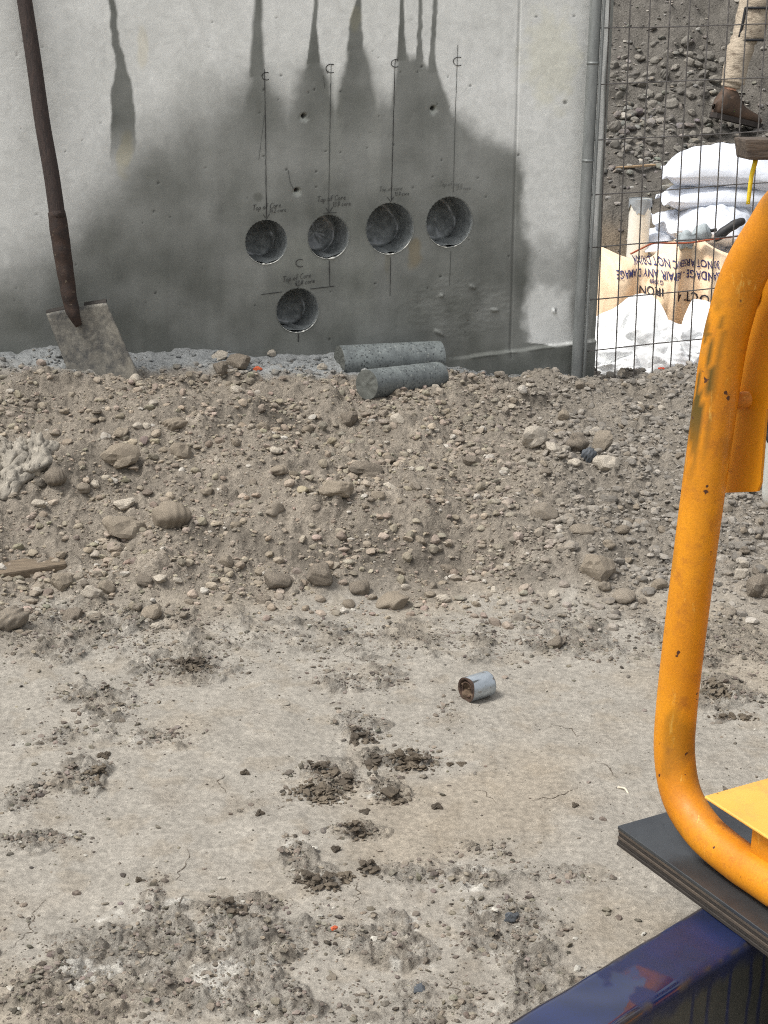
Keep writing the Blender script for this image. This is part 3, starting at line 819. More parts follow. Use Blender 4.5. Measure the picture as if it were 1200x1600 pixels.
        path = [wpt(hs_ + (hr + .001) * math.cos(a), hz_ + (hr + .001) * math.sin(a), .001) for a in th2]
        rad = .0004 + .0045 * np.clip(perlin(np.arange(40) * .30, np.full(40, i * 3.17 + .4), 82) + .10, 0, 1) * np.sin(np.linspace(0, math.pi, 40))
        V, F2 = tube(path, rad, 6)
        part('chipped_lip', V, F2, 'chip_white', o, True)
        bed = []
        nb = 14
        for k in range(10):
            f = k / 9
            for j in range(nb):
                a = -math.pi / 2 + (j / (nb - 1) - .5) * (1.2 + .5 * math.sin(i * 2.1 + 2.5 * f))
                hh = .014 * (1 - abs(j / (nb - 1) - .5) * 2) ** .7 * (.4 + f) * (.8 + .5 * math.sin(5 * f + i + j * .7))
                bed.append(wpt(hs_ + (hr - .0006 - hh) * math.cos(a), hz_ + (hr - .0006 - hh) * math.sin(a), -.008 - .118 * f))
        part('slurry_bed', bed, grid_faces(nb, 10), 'slurry', o)
    return o
wall = build_wall()

# pencil marks and handwriting on the wall
def ribbon(lines, w):
    V, Fc = [], []
    for L in lines:
        L = np.array(L, float)
        if len(L) < 2: continue
        T = np.gradient(L, axis=0); T /= np.linalg.norm(T, axis=1)[:, None] + 1e-9
        N = np.stack([-T[:, 1], T[:, 0]], 1)
        ww = .68 * w * (.7 + .5 * RNG.random(len(L)))
        a, b = L + N * ww[:, None] / 2, L - N * ww[:, None] / 2
        q = len(V)
        for p, r in zip(a, b):
            V.append(wpt(p[0], p[1], .0030)); V.append(wpt(r[0], r[1], .0030))
        for k in range(len(L) - 1): Fc.append([q + 2 * k, q + 2 * k + 1, q + 2 * k + 3, q + 2 * k + 2])
    return V, Fc
def pxline(pts, n=1): return [on_wall(*p) for p in pts]
def dense(pts, n=14, j=.5):
    out = []
    for a, b in zip(pts[:-1], pts[1:]):
        for k in range(n): t = k / n; out.append((a[0] + (b[0] - a[0]) * t + RNG.normal(0, j * .3), a[1] + (b[1] - a[1]) * t))
    return out + [pts[-1]]
def mark(name, pxlines, w=.0035, mat='pencil'):
    V, Fc = ribbon([pxline(l) for l in pxlines], w); return part(name, V, Fc, mat, wall, False)
for pts, w, mt in [([(413, 108), (415, 230), (416, 340)], .0042, 'pencil'), ([(517, 100), (515, 220), (513, 330)], .0036, 'pencil_faint'), ([(617, 92), (614, 200), (611, 312)], .0044, 'pencil'), ([(715, 70), (711, 180), (708, 300)], .0032, 'pencil_faint'),
                   ([(514, 407), (515, 447)], .0044, 'pencil'), ([(408, 460), (440, 456)], .0044, 'pencil'), ([(484, 451.5), (522, 447)], .0044, 'pencil'), ([(466, 521), (466, 534)], .006, 'pencil'), ([(610, 402), (609, 462)], .0034, 'pencil'), ([(704, 392), (702, 446)], .0032, 'pencil_faint'),
                   ([(505, 333), (526, 332)], .0036, 'pencil'), ([(413, 180), (404, 250)], .0022, 'pencil_faint'), ([(450, 266), (453, 284), (458, 295)], .003, 'pencil_faint'), ([(505, 118), (507, 138)], .0024, 'pencil_faint')]:
    mark('pencil_line', [dense(pts)], w, mt)
def cl_symbol(cx, cy, r, w, mt):
    arc = [(cx + 3 + r * math.cos(a), cy + r * .85 * math.sin(a)) for a in np.linspace(-1.0, -5.3, 14)]
    mark('centreline_mark', [arc], w, mt)
for a in [(413, 119, 7, .0045, 'pencil'), (514, 107, 8, .0045, 'pencil'), (615, 99, 7, .005, 'pencil'), (713, 96, 8, .0045, 'pencil'), (466, 411, 7, .0045, 'pencil')]: cl_symbol(*a)
for (x, y) in [(416, 341), (514, 331), (610, 314), (466, 448)]:
    mark('arrow_mark', [[(x - 5, y - 6), (x, y + 1), (x + 5, y - 7)]], .004)
GL = {'T': [[(0, 1), (.7, 1)], [(.35, 1), (.3, 0)]], 'o': [[(.45, .25), (.3, .5), (.08, .4), (.05, .12), (.25, 0), (.45, .2), (.45, .3)]], 'p': [[(.08, .5), (.05, -.4)], [(.06, .4), (.3, .5), (.42, .25), (.25, .02), (.06, .1)]],
      'f': [[(.5, .95), (.3, 1), (.2, .8), (.2, 0)], [(.02, .5), (.42, .52)]], 'C': [[(.6, .85), (.35, 1), (.08, .7), (.05, .25), (.3, 0), (.6, .15)]], 'r': [[(.08, .5), (.08, 0)], [(.08, .3), (.25, .5), (.42, .46)]],
      'e': [[(.05, .25), (.42, .3), (.3, .52), (.08, .4), (.06, .1), (.25, 0), (.45, .1)]], '1': [[(.1, .8), (.25, 1), (.22, 0)]], '3': [[(.05, .9), (.35, 1), (.4, .7), (.15, .55), (.45, .35), (.3, 0), (.02, .1)]],
      '8': [[(.4, .85), (.2, 1), (.06, .78), (.4, .3), (.25, 0), (.05, .2), (.42, .75), (.4, .88)]], '.': [[(.1, 0), (.14, .05)]], 'c': [[(.42, .42), (.2, .52), (.05, .25), (.2, 0), (.44, .1)]],
      'm': [[(.04, .5), (.04, 0)], [(.04, .35), (.2, .5), (.26, 0)], [(.26, .35), (.44, .5), (.5, 0)]], '4': [[(.3, 1), (.02, .35), (.5, .38)], [(.36, .6), (.32, 0)]], '2': [[(.05, .8), (.25, 1), (.42, .75), (.02, 0), (.46, .02)]], ' ': []}
def handwriting(text, x, y, h, slope, w=.0026, mt='pencil'):
    lines, cx = [], 0
    for ch in text:
        for st in GL[ch]:
            q = [(x + (cx + u * .9 + v * .12) * h, y - v * h + (cx + u) * h * slope) for u, v in st]
            lines.append(q)
        cx += {'T': .62, 'C': .62, 'm': .62, '.': .22, ' ': .3, '1': .36}.get(ch, .5)
    mark('handwriting', lines, w, mt)
for (t, x, y, h, sl, w, mt) in [('Top of Core', 394, 329, 8.5, -.12, .0028, 'pencil'), ('14.2 core', 420, 333, 7, -.1, .0024, 'pencil'), ('Top of Core', 495, 316, 8.5, -.1, .0028, 'pencil'), ('13.8 core', 519, 323, 7.5, -.08, .0026, 'pencil'),
                               ('Top of Core', 441, 441, 8.5, -.18, .0030, 'pencil'), ('13.8 core', 461, 447, 8, -.18, .0030, 'pencil'), ('Top of core', 592, 299, 7, -.05, .0020, 'pencil_faint'), ('13.8 core', 616, 306, 6, -.05, .0020, 'pencil'), ('Top of core', 686, 291, 7, -.02, .0016, 'pencil_faint'), ('13.8 core', 712, 297, 6, -.03, .0016, 'pencil_faint')]:
    handwriting(t, x, y, h, sl, w, mt)

# ------------------------------------------------------------------ temporary fence: post and every wire
def build_fence():
    root = empty('mesh_fence', tuple(wpt(S_END - .11, .1, .05)), 'galvanised mesh fence panel running on from the end of the concrete wall', 'fence'); root['kind'] = 'thing'
    b0 = wpt(S_END - .077, 0, .05)
    out = .05; s0 = float(np.dot(onpl(921, 200, WA + WN * out, WN) - WA, WU))
    V, F2 = tube([wpt(s0, z, out) for z in np.linspace(.02, 2.1, 22)], .0225, 20)
    post = part('post', V, F2, 'galv', root)
    for py in (98, 249):
        z = on_wall(918, py)[1]
        V, F2 = tube([wpt(s0, z - .005, out), wpt(s0, z + .005, out)], .0234, 20)
        part('post_joint', V, F2, 'galv', post)
    V, F2 = tube([wpt(s0 + .022, z, out + .022) for z in np.linspace(.05, 2.1, 8)], .006, 8)
    part('seam_rod', V, F2, 'galv', root)
    # a panel tilted a little in its own plane
    ta = math.radians(2.0); ex = (math.cos(ta), math.sin(ta)); ez = (-math.sin(ta) * .6, math.cos(ta))
    p0 = np.array([s0 + .045, on_wall(945, 542)[1]])
    dx, dz = .0868, .204
    def fp(a, b, o):
        q = p0 + np.array([ex[0] * a + ez[0] * b, ex[1] * a + ez[1] * b]); return wpt(q[0], q[1], out + o)
    L = 1.62
    for k in range(8):
        n = 20
        jit = .0035 * perlin(np.linspace(0, 4, n + 1) + k * 7.3, np.full(n + 1, k * 1.7), 90)
        V, F2 = tube([fp(-.012 + (L + .012) * i / n, k * dz + jit[i], .004) for i in range(n + 1)], .0026, 6)
        part('horizontal_wire', V, F2, 'wire', root)
    for k in range(1, 19):
        n = 14
        jit = .003 * perlin(np.linspace(0, 3, n + 1) + k * 5.1, np.full(n + 1, k * 2.3), 91)
        V, F2 = tube([fp(k * dx - .044 + jit[i], -.32 + 1.85 * i / n, -.002) for i in range(n + 1)], .0029, 6)
        part('vertical_wire', V, F2, 'wire', root)
    V, F2 = tube([fp(L, -.32, 0), fp(L, 1.6, 0)], .02, 12); part('end_post', V, F2, 'galv', root)
build_fence()

# ------------------------------------------------------------------ stones
def ico(sub):
    bm = bmesh.new(); bmesh.ops.create_icosphere(bm, subdivisions=sub, radius=1.0)
    V = np.array([v.co[:] for v in bm.verts]); bm.verts.index_update()
    Fc = np.array([[v.index for v in f.verts] for f in bm.faces]); bm.free(); return V, Fc
ICO = {k: ico(k) for k in (1, 2, 3, 4)}
ICO[0] = (np.array([[1, 0, 0], [-.9, .3, 0], [.1, 1, .1], [0, -.9, -.2], [.1, 0, .9], [-.1, .1, -1]], float), np.array([[0, 2, 4], [2, 1, 4], [1, 3, 4], [3, 0, 4], [2, 0, 5], [1, 2, 5], [3, 1, 5], [0, 3, 5]]))
def stone_shape(sub, rng, angular=.5, rough=.12):
    V, Fc = ICO[sub]; V = V.copy()
    d = np.zeros(len(V))
    for k in range(7):
        kv = rng.normal(0, 1.6 + k * .5, 3); d += rough * .55 / (1 + .35 * k) * np.sin(V @ kv + rng.uniform(0, 6.3))
    V *= (1 + d)[:, None]
    for k in range(int(3 + 9 * angular)):
        n = rng.normal(0, 1, 3); n /= np.linalg.norm(n); o = rng.uniform(.62, .95) if angular > .3 else rng.uniform(.85, 1.0)
        ex = np.maximum(0, V @ n - o); V -= ex[:, None] * n * .92
    V *= np.array([1, rng.uniform(.62, .92), rng.uniform(.45, .75)])
    V /= np.abs(V[:, 0]).max()
    return V, Fc
def scatter(name, pts, sizes, subs, tints, mat, angular=.5, sink=.25, flat=1.0, seed=0, nvar=14, smooth=False):
    """many small pieces as one mesh: (points N,3), half sizes, tint colour per piece"""
    rng = np.random.default_rng(seed)
    Vs, Fs, Cs, off = [], [], [], 0
    for sub in sorted(set(subs)):
        vars_ = [stone_shape(sub, rng, angular, .16) for _ in range(nvar)]
        idx = np.where(np.array(subs) == sub)[0]
        pick = rng.integers(0, nvar, len(idx))
        for k in range(nvar):
            I = idx[pick == k]
            if not len(I): continue
            V0, F0 = vars_[k]; n = len(I)
            a = rng.uniform(0, 2 * math.pi, n); tx = rng.normal(0, .35, n); sq = rng.uniform(.7, 1.1, n) * flat
            ca, sa, ct, st_ = np.cos(a), np.sin(a), np.cos(tx), np.sin(tx)
            x = V0[None, :, 0] * np.ones((n, 1)); y = V0[None, :, 1] * np.ones((n, 1)); z = V0[None, :, 2] * sq[:, None]
            y, z = y * ct[:, None] - z * st_[:, None], y * st_[:, None] + z * ct[:, None]
            x, y = x * ca[:, None] - y * sa[:, None], x * sa[:, None] + y * ca[:, None]
            s = sizes[I][:, None]
            P = np.stack([x * s, y * s, z * s], -1) + pts[I][:, None, :]
            P[..., 2] += (sizes[I] * (.5 - sink) * .8 * flat)[:, None]
            Vs.append(P.reshape(-1, 3))
            Fs.append((F0[None] + (np.arange(n) * len(V0))[:, None, None]).reshape(-1, 3) + off)
            Cs.append(np.repeat(tints[I], len(V0), 0)); off += n * len(V0)
    me = mesh_np(name, np.concatenate(Vs), np.concatenate(Fs), smooth)
    add_attr(me, 'tint', np.concatenate(Cs))
    return obj(name, me, mat)
GREY = np.array([.30, .272, .233])
def tints_for(n, rng, base=GREY, spread=.28, pale=.06, pale_col=(.42, .39, .34)):
    c = base[None] * (1 + rng.normal(0, spread, n)).clip(.4, 1.7)[:, None] * (1 + rng.normal(0, .03, (n, 3)))
    q = rng.random(n) < pale; c[q] = np.array(pale_col) * rng.uniform(.8, 1.1, (q.sum(), 1))
    return c
def in_fan(n, rng, y0, y1, wscale=1.0):
    y = rng.uniform(y0, y1, n); x = rng.uniform(-1, 1, n) * (.30 * y + .12) * wscale
    keep = rng.random(n) < (.30 * y + .12) / (.30 * y1 + .12)
    return x[keep], y[keep]

def build_loose():
    rng = np.random.default_rng(21)
    # gravel in the mound
    x, y = in_fan(190000, rng, 3.55, 6.35)
    xo, yo = in_fan(60000, rng, 3.45, 6.35, 1.75); k = np.abs(xo) > .30 * yo + .12; x, y = np.concatenate([x, xo[k]]), np.concatenate([y, yo[k]])
    b = base_h(x, y); sl = slurry_mask(x, y)
    dens = sst(.012, .06, b) * (.35 + .65 * sst(-.3, .45, fbm(x, y, 4.5, 3, 101))) * (1 - .35 * sl)
    dens *= np.where(x > .25, 1.0, .72)
    dens = np.maximum(dens, .28 * sst(3.8, 4.0, y) * (1 - sst(.01, .05, b)) * (y < 4.4))
    front = y < wall_y(x) - .02
    keep = (rng.random(len(x)) < dens * .62) & (front | (x > .86))
    x, y = x[keep], y[keep]; n = len(x)
    s = .0035 * rng.random(n) ** (-1 / 2.3); s = np.clip(s, .0033, .018) * np.where(x > .3, 1.12, 1.0)
    sub = np.where((s > .0125) & (np.abs(x) < .30 * y + .12), 2, np.where(s > .0062, 1, 0))
    P = np.stack([x, y, height(x, y)], 1)
    tn = tints_for(n, rng, np.array([.262, .223, .174]), .20, .04)
    gx = sst(.1, .8, x)[:, None]; tn = tn * (1 - gx) + (tn @ np.ones((3, 3)) / 3 * np.array([1.06, .97, .84])) * gx * .92
    slq = slurry_mask(x, y)[:, None]; tn = tn * (1 - slq) + slq * np.array([.225, .233, .23]) * rng.uniform(.65, 1.25, (n, 1))
    o = scatter('gravel', P, s, sub, tn, 'gravel', .85, .30, 1.0, 31); tag(o, 'loose gravel and crumbs of earth strewn over the soil mound', 'gravel', kind='stuff')
    # crumbs of mud on the flat
    xs_, ys_ = [], []
    for (cx, cy, rx, ry, st) in PATCH:
        k = int(min(3600, 56000 * rx * ry * st + 80))
        xs_.append(cx + rng.normal(0, .55, k) * rx); ys_.append(cy + rng.normal(0, .55, k) * ry)
    x0, y0 = in_fan(3600, rng, 1.75, 4.2); xs_.append(x0); ys_.append(y0)
    x0, y0 = in_fan(4200, rng, 1.75, 4.2, 2.4); k = np.abs(x0) > .30 * y0 + .12; xs_.append(x0[k]); ys_.append(y0[k])
    x, y = np.concatenate(xs_), np.concatenate(ys_)
    keep = (base_h(x, y) < .05) & ((rng.random(len(x)) < sst(-.4, .3, fbm(x, y, 16, 2, 102))) | (rng.random(len(x)) < .25)) & (y > 1.7)
    x, y = x[keep], y[keep]; n = len(x)
    s = np.clip(.0023 * rng.random(n) ** (-1 / 2.6), .0019, .0085)
    tn = tints_for(n, rng, np.array([.15, .13, .105]), .34, .015, (.42, .40, .35))
    o = scatter('mud_crumbs', np.stack([x, y, height(x, y)], 1), s, np.where(s > .0042, 1, 0), tn, 'gravel', 1.0, .22, .75, 32); tag(o, 'dark crumbs of dried mud in patches on the pale flat ground', 'mud crumbs', kind='stuff')
    # rubble on the bank behind the fence
    n = 9000
    x = rng.uniform(.6, 3.4, n); y = rng.uniform(7.5, 11, n)
    keep = rng.random(n) < np.where((y > 8.25) & (y < 9.3), .95, .45) * (.4 + .6 * sst(-.3, .4, fbm(x, y, 2, 2, 103)))
    x, y = x[keep], y[keep]; n = len(x)
    s = np.clip(.010 * rng.random(n) ** (-1 / 2.2), .009, .034) * np.where((y > 8.25) & (y < 9.3), 1.1, .75)
    o = scatter('bank_rubble', np.stack([x, y, height(x, y)], 1), s, np.where(s > .022, 2, 1), tints_for(n, rng, np.array([.165, .156, .140]), .3, .03), 'gravel', .6, .2, .9, 33)
    tag(o, 'loose rubble and soil lumps on the earth bank behind the fence', 'rubble', kind='stuff')
build_loose()

STONES = []
def lib(n, sub, angular, seed, rough=.14):
    r = np.random.default_rng(seed); out = []
    for k in range(n):
        V, Fc = stone_shape(sub, r, angular, rough)
        V = V + .012 * np.sin(V[:, [1, 2, 0]] * 17 + k) * (angular > .3)
        me = mesh_np('stone_shape', V, Fc, angular < .45); out.append(me)
    return out
LIB = {'round': lib(10, 4, .28, 1, .24), 'ang': lib(10, 3, .8, 2, .3), 'small': lib(12, 3, .55, 3, .2), 'clod': lib(8, 3, .35, 4, .55)}
def clod_lib(n, seed):
    r = np.random.default_rng(seed); out = []
    for k in range(n):
        V, Fc = ICO[4]; V = V.copy()
        Q = r.normal(0, 1, (150, 3)); Q /= np.linalg.norm(Q, axis=1)[:, None]; rad = r.uniform(.10, .34, 150)
        D = np.linalg.norm(V[:, None] - Q[None], axis=2)
        bump = (np.sqrt(np.clip(1 - (D / rad[None]) ** 2, 0, 1)) * rad[None]).max(1)
        V = V * (.66 + 1.1 * bump)[:, None] * (1 + .25 * np.sin(3 * np.arctan2(V[:, 1], V[:, 0]) + k))[:, None]
        ex = 1 + .22 * np.sin(V[:, 0] * 3 + k) ; V[:, 1] *= ex
        V *= np.array([1, .8, .5]); V /= np.abs(V[:, 0]).max()
        out.append(mesh_np('clod_shape', V, Fc, False))
    return out
LIB['clod'] = clod_lib(8, 4)
MATLIB = {}
def lib_mesh(kind, k, mat):
    key = (kind, k % len(LIB[kind]), mat)
    if key not in MATLIB:
        me = LIB[kind][key[1]].copy(); me.materials.append(M[mat]); MATLIB[key] = me
    return MATLIB[key]
def put_stone(name, kind, k, mat, pos, sx, sy, sz, rz, label, cat, group=None, sink=.25, tilt=(0, 0)):
    o = bpy.data.objects.new(name, lib_mesh(kind, k, mat)); COL.objects.link(o)
    zr = max(.05, np.ptp([v.co.z for v in o.data.vertices]) / 2)
    o.scale = (sx, sy / .78, sz / zr)
    o.rotation_euler = (tilt[0], tilt[1], rz)
    o.location = (pos[0], pos[1], pos[2] + sz * (1 - 2 * sink))
    tag(o, label, cat, group); STONES.append((pos[0], pos[1], max(sx, sy)))
    return o
# stones one can point at: photo centre, size, shape, tone, label
NAMED = [
    (268, 808, 66, 54, 'round', 'stone', 'largest smooth tan boulder, in the middle of the left slope of the mound'),
    (196, 826, 74, 42, 'ang', 'stone', 'flat brown stone half buried just left of the largest tan boulder'),
    (12, 968, 72, 50, 'round', 'stone', 'big round brown cobble cut by the left edge below the buried plank'),
    (567, 738, 64, 32, 'ang', 'dark_stone', 'dark angular slab of stone lying in the centre of the mound'),
    (528, 764, 62, 32, 'ang', 'stone', 'earth covered stone just below and left of the dark slab'),
    (850, 801, 48, 36, 'round', 'stone', 'smooth oval grey cobble lying alone on the right slope'),
    (934, 886, 62, 50, 'ang', 'stone', 'large wedge shaped stone with a flat face low on the right slope'),
    (612, 939, 56, 32, 'round', 'stone', 'flat oval cobble on the mud at the foot of the mound'),
    (561, 920, 34, 34, 'round', 'dark_stone', 'round dark cobble up and left of the flat oval cobble'),
    (902, 692, 38, 38, 'round', 'dark_stone', 'rounded grey stone on the left of the cluster high on the right slope'),
    (941, 690, 46, 34, 'ang', 'stone', 'blocky grey stone topping the cluster high on the right slope'),
    (950, 725, 48, 32, 'ang', 'pale_stone', 'pale flat topped stone at the bottom of the right slope cluster'),
    (919, 711, 28, 32, 'round', 'blue_stone', 'small bluish grey stone between the cluster stones on the right slope'),
    (832, 686, 46, 40, 'ang', 'pale_stone', 'whitish angular stone high on the right slope left of the cluster'),
    (868, 1004, 36, 22, 'round', 'dark_stone', 'small dark rounded stone in the debris up and right of the pipe offcut'),
    (500, 898, 46, 44, 'ang', 'dark_stone', 'dark jagged stone with a hollow face at the mound foot'),
    (437, 907, 50, 28, 'round', 'dark_stone', 'long slanting cobble left of the dark jagged stone'),
    (193, 788, 38, 20, 'ang', 'pale_stone', 'small pale flat stone above the half buried brown stone'),
    (130, 763, 24, 21, 'round', 'stone', 'round pebble, the larger of a touching pair right of the rag'),
    (148, 757, 18, 17, 'round', 'pale_stone', 'pale pebble, the smaller of a touching pair right of the rag'),
    (87, 747, 36, 34, 'round', 'dark_stone', 'dark cobble touching the right side of the crusted rag'),
    (285, 708, 38, 36, 'ang', 'stone', 'square faced stone set in the upper left slope'),
    (273, 662, 46, 26, 'round', 'stone', 'flattish tan stone near the top of the left slope'),
    (188, 716, 64, 44, 'ang', 'stone', 'slanting soil covered slab on the left slope above the pebbles'),
    (145, 928, 38, 26, 'ang', 'pale_stone', 'brightest white stone at lower left beside the plank'),
    (167, 917, 28, 26, 'round', 'stone', 'tan pebble touching the right of the brightest white stone'),
    (97, 907, 38, 32, 'ang', 'stone', 'tan stone at the right end of the buried plank'),
    (545, 655, 30, 28, 'ang', 'dark_stone', 'dark pointed stone below the two concrete cores'),
    (435, 735, 30, 20, 'round', 'stone', 'small oval stone left of the dark slab on the mound'),
    (949, 852, 28, 20, 'round', 'stone', 'small oval stone just above the wedge shaped stone'),
    (975, 933, 38, 26, 'round', 'stone', 'rounded stone at the mound foot right below the wedge shaped stone'),
    (946, 917, 26, 20, 'ang', 'stone', 'small block below the left corner of the wedge shaped stone'),
    (692, 935, 28, 18, 'round', 'pale_stone', 'pale pebble at the mound foot right of the flat oval cobble'),
    (1186, 920, 56, 44, 'ang', 'dark_stone', 'large stone at the right edge seen beyond the yellow tube'),
    (1160, 898, 34, 24, 'ang', 'pale_stone', 'pale stone just right of the yellow tube beside the large stone'),
    (621, 655, 26, 20, 'round', 'pale_stone', 'cream stone below the right end of the front core'),
    (702, 890, 30, 18, 'round', 'dark_stone', 'grey pebble in the middle of the mound foot'),
    (345, 577, 25, 27, 'ang', 'dark_stone', 'dark upright stone standing in the grey slurry by the wall'),
    (370, 568, 44, 30, 'ang', 'dark_stone', 'dark tilted slab leaning beside the upright stone by the wall'),
    (359, 581, 18, 13, 'ang', 'pale_stone', 'white chip in front of the tilted dark slab by the wall'),
    (344, 556, 34, 14, 'ang', 'pale_stone', 'flat grey flake lying behind the upright stone at the wall foot'),
    (424, 552, 15, 13, 'round', 'pale_stone', 'small pale stone against the wall right of the tilted slab'),
    (503, 573, 18, 12, 'ang', 'pale_stone', 'white chip just left of the rear concrete core'),
    (12, 543, 16, 10, 'ang', 'pale_stone', 'small grey stone against the wall left of the shovel'),
    (801, 1434, 34, 20, 'ang', 'blue_stone', 'blue grey stone set flush in the mud left of the blue beam'),
    (655, 1545, 24, 12, 'ang', 'blue_stone', 'tiny blue grey stone set in the mud at the bottom'),
]
def place_named():
    for i, (px, py, w, h, kd, mt, lb) in enumerate(NAMED):
        P = hit(px, py + h * .22)
        dep = -(RM.T @ (P - CC))[2]; sx = w / 2 / FOC * dep; sv = h / FOC * dep
        sz = sv * (.46 if kd == 'ang' else .44); sy = min(max(sx * .8, sz), sx)
        put_stone('stone', kd, i, mt, P, sx, sy, sz, RNG.uniform(-.3, .3) + (.3 if kd == 'ang' else 0), lb, 'stone', None, .24, (RNG.normal(0, .14), RNG.normal(0, .14)))
place_named()
MARKS = [('largest tan boulder', 268, 808), ('crusted rag', 30, 750), ('buried plank', 60, 893), ('dark slab', 567, 738), ('oval grey cobble', 850, 801), ('wedge shaped stone', 934, 886), ('flat oval cobble', 612, 939), ('right slope cluster', 930, 700),
         ('whitish angular stone', 832, 686), ('concrete cores', 620, 600), ('shovel blade', 150, 590), ('dark jagged stone', 500, 898), ('fence post', 915, 590), ('yellow tube', 1080, 760), ('dark pointed stone', 545, 655), ('square faced stone', 285, 708), ('brightest white stone', 145, 928)]
BMARKS = [('boot', 1145, 178), ('broken lath', 990, 266), ('pipe stub', 1000, 330), ('top sandbag', 1120, 236), ('fence post', 940, 130)]
def beside(P, marks):
    q = RM.T @ (np.asarray(P) - CC); u, v = 600 + FOC * q[0] / -q[2], 800 - FOC * q[1] / -q[2]
    n, mx, my = min(marks, key=lambda m: (m[1] - u) ** 2 + (m[2] - v) ** 2)
    dx, dy = u - mx, v - my
    side = ('left of' if dx < 0 else 'right of') if abs(dx) > 1.8 * abs(dy) else (('above' if dy < 0 else 'below') if abs(dy) > 1.8 * abs(dx) else ('up' if dy < 0 else 'down') + (' and left of' if dx < 0 else ' and right of'))
    return ('close ' if math.hypot(dx, dy) < 55 else '') + side + ' the ' + n
def fill_stones():
    rng = np.random.default_rng(77)
    n_done = 0; tries = 0
    zones = [('small grey brown stone lying loose on the soil mound', 'small loose stones on the soil mound')]
    while n_done < 220 and tries < 14000:
        tries += 1
        y = rng.uniform(3.8, 6.0); x = rng.uniform(-1, 1) * (.27 * y)
        if y > wall_y(x) - .12 and x < .84: continue
        b = float(base_h(np.array([x]), np.array([y]))[0])
        if b < .012: continue
        if float(slurry_mask(np.array([x]), np.array([y]))[0]) > .4: continue
        w = (.35 + .9 * (float(fbm(np.array([x]), np.array([y]), 3, 2, 120)[0]) > .1)) * (1.3 if x > .3 else 1) * (1.5 if b < .08 else 1)
        if rng.random() > w * .5: continue
        s = min(.0135 * rng.random() ** (-1 / 3.6), .034)
        if any((x - a) ** 2 + (y - c) ** 2 < (s * .8 + r * .9) ** 2 for a, c, r in STONES): continue
        kd = 'round' if rng.random() < .3 else 'small'
        mt = str(rng.choice(['stone', 'stone', 'stone', 'dark_stone', 'pale_stone']))
        put_stone('stone', kd, int(rng.integers(0, 99)), mt, (x, y, gh(x, y)), s, s * rng.uniform(.7, .95), s * rng.uniform(.5, .75), rng.uniform(0, 6.3),
                  '%s %s %s mound stone %s' % ('egg sized' if s > .022 else ('walnut sized' if s > .0165 else 'small'), {'stone': 'grey brown', 'dark_stone': 'dark', 'pale_stone': 'pale'}[mt], 'rounded' if kd == 'round' else 'angular', beside((x, y, b), MARKS)), 'stone', zones[0][1], .34, (rng.normal(0, .25), rng.normal(0, .2)))
        n_done += 1
    # stones of the rubble band behind the fence
    k = 0; tries = 0; taken = []
    while k < 110 and tries < 6000:
        tries += 1
        px, py = rng.uniform(958, 1130), rng.uniform(70, 246)
        if py < 120 and rng.random() < .75: continue
        P = hit(px, py, 7.4, 11, ((140, False),))
        s = rng.uniform(.022, .046)
        if any((P[0] - a) ** 2 + ((P[1] - c) * .8) ** 2 < ((s + r) * .72) ** 2 for a, c, r in taken): continue
        taken.append((P[0], P[1], s))
        ang = rng.random() < .6
        put_stone('rubble_stone', 'small' if ang else 'round', int(rng.integers(0, 99)), 'rubble', P, s, s * rng.uniform(.7, .95), s * rng.uniform(.5, .8), rng.uniform(0, 6.3),
                  '%s grey %s bank stone %s' % ('large' if s > .038 else ('fist sized' if s > .030 else 'small'), 'angular' if ang else 'rounded', beside(P, BMARKS)), 'stone', 'stones of the rubble bank behind the fence', .2, (rng.normal(0, .3), rng.normal(0, .3)))
        k += 1
fill_stones()
# lumps of dark mud on the flat
CLODS = [(577, 1352, 32, 26, 'dark square clod with a ribbed side, alone on the mud right of centre'), (524, 1327, 18, 14, 'small dark clod above the low clod heap at lower centre'), (406, 1271, 18, 13, 'dark round clod alone left of centre on the mud'),
         (383, 1207, 17, 11, 'dark oval clod up and left of the big crumbly patch'), (683, 1260, 20, 13, 'dark flat clod right of the big crumbly patch'), (163, 1181, 24, 15, 'brown clod alone at the left on the mud'), (570, 1268, 20, 10, 'thin clod right below the big crumbly patch'),
         (216, 1375, 13, 13, 'black pebble like clod at lower left'), (720, 1194, 18, 9, 'small clod at the right end of the middle crumb ridge'), (702, 1195, 12, 10, 'smallest clod by the middle crumb ridge'), (898, 1258, 14, 9, 'dark clod left of the black plywood corner'),
         (566, 1152, 40, 18, 'wide crusty clod at the lower edge of the upper crumb patch'), (640, 1186, 66, 28, 'longest crusty ridge of mud in the middle of the flat'), (495, 1237, 80, 30, 'largest flat cake of crusty mud in the big crumbly patch'), (540, 1222, 40, 24, 'crusty cake of mud at the right of the big crumbly patch'),
         (505, 1200, 44, 22, 'crusty cake of mud at the top of the big crumbly patch'), (583, 1190, 30, 20, 'crusty knob of mud left of the longest ridge'), (612, 1240, 46, 18, 'flat crumbly cake right of the big crumbly patch'), (556, 1301, 42, 20, 'thin crumbled cake of mud at lower centre'),
         (505, 1375, 46, 26, 'dark heap of clods at lower centre with a wet look'), (480, 1372, 34, 12, 'long dark sliver of mud left of the dark clod heap'), (538, 1371, 28, 12, 'dark sliver of mud right of the dark clod heap'), (360, 1421, 40, 14, 'long black clod lying at lower left centre'),
         (150, 1205, 32, 18, 'dark crust fragment at left centre'), (300, 1035, 60, 22, 'brown crust of mud at upper left of the flat'), (1115, 1075, 50, 26, 'dark clod just right of the yellow tube'), (1150, 1120, 60, 10, 'long dark crust edge right of the yellow tube'), (800, 1432, 14, 9, 'tiny clod')][:-1]
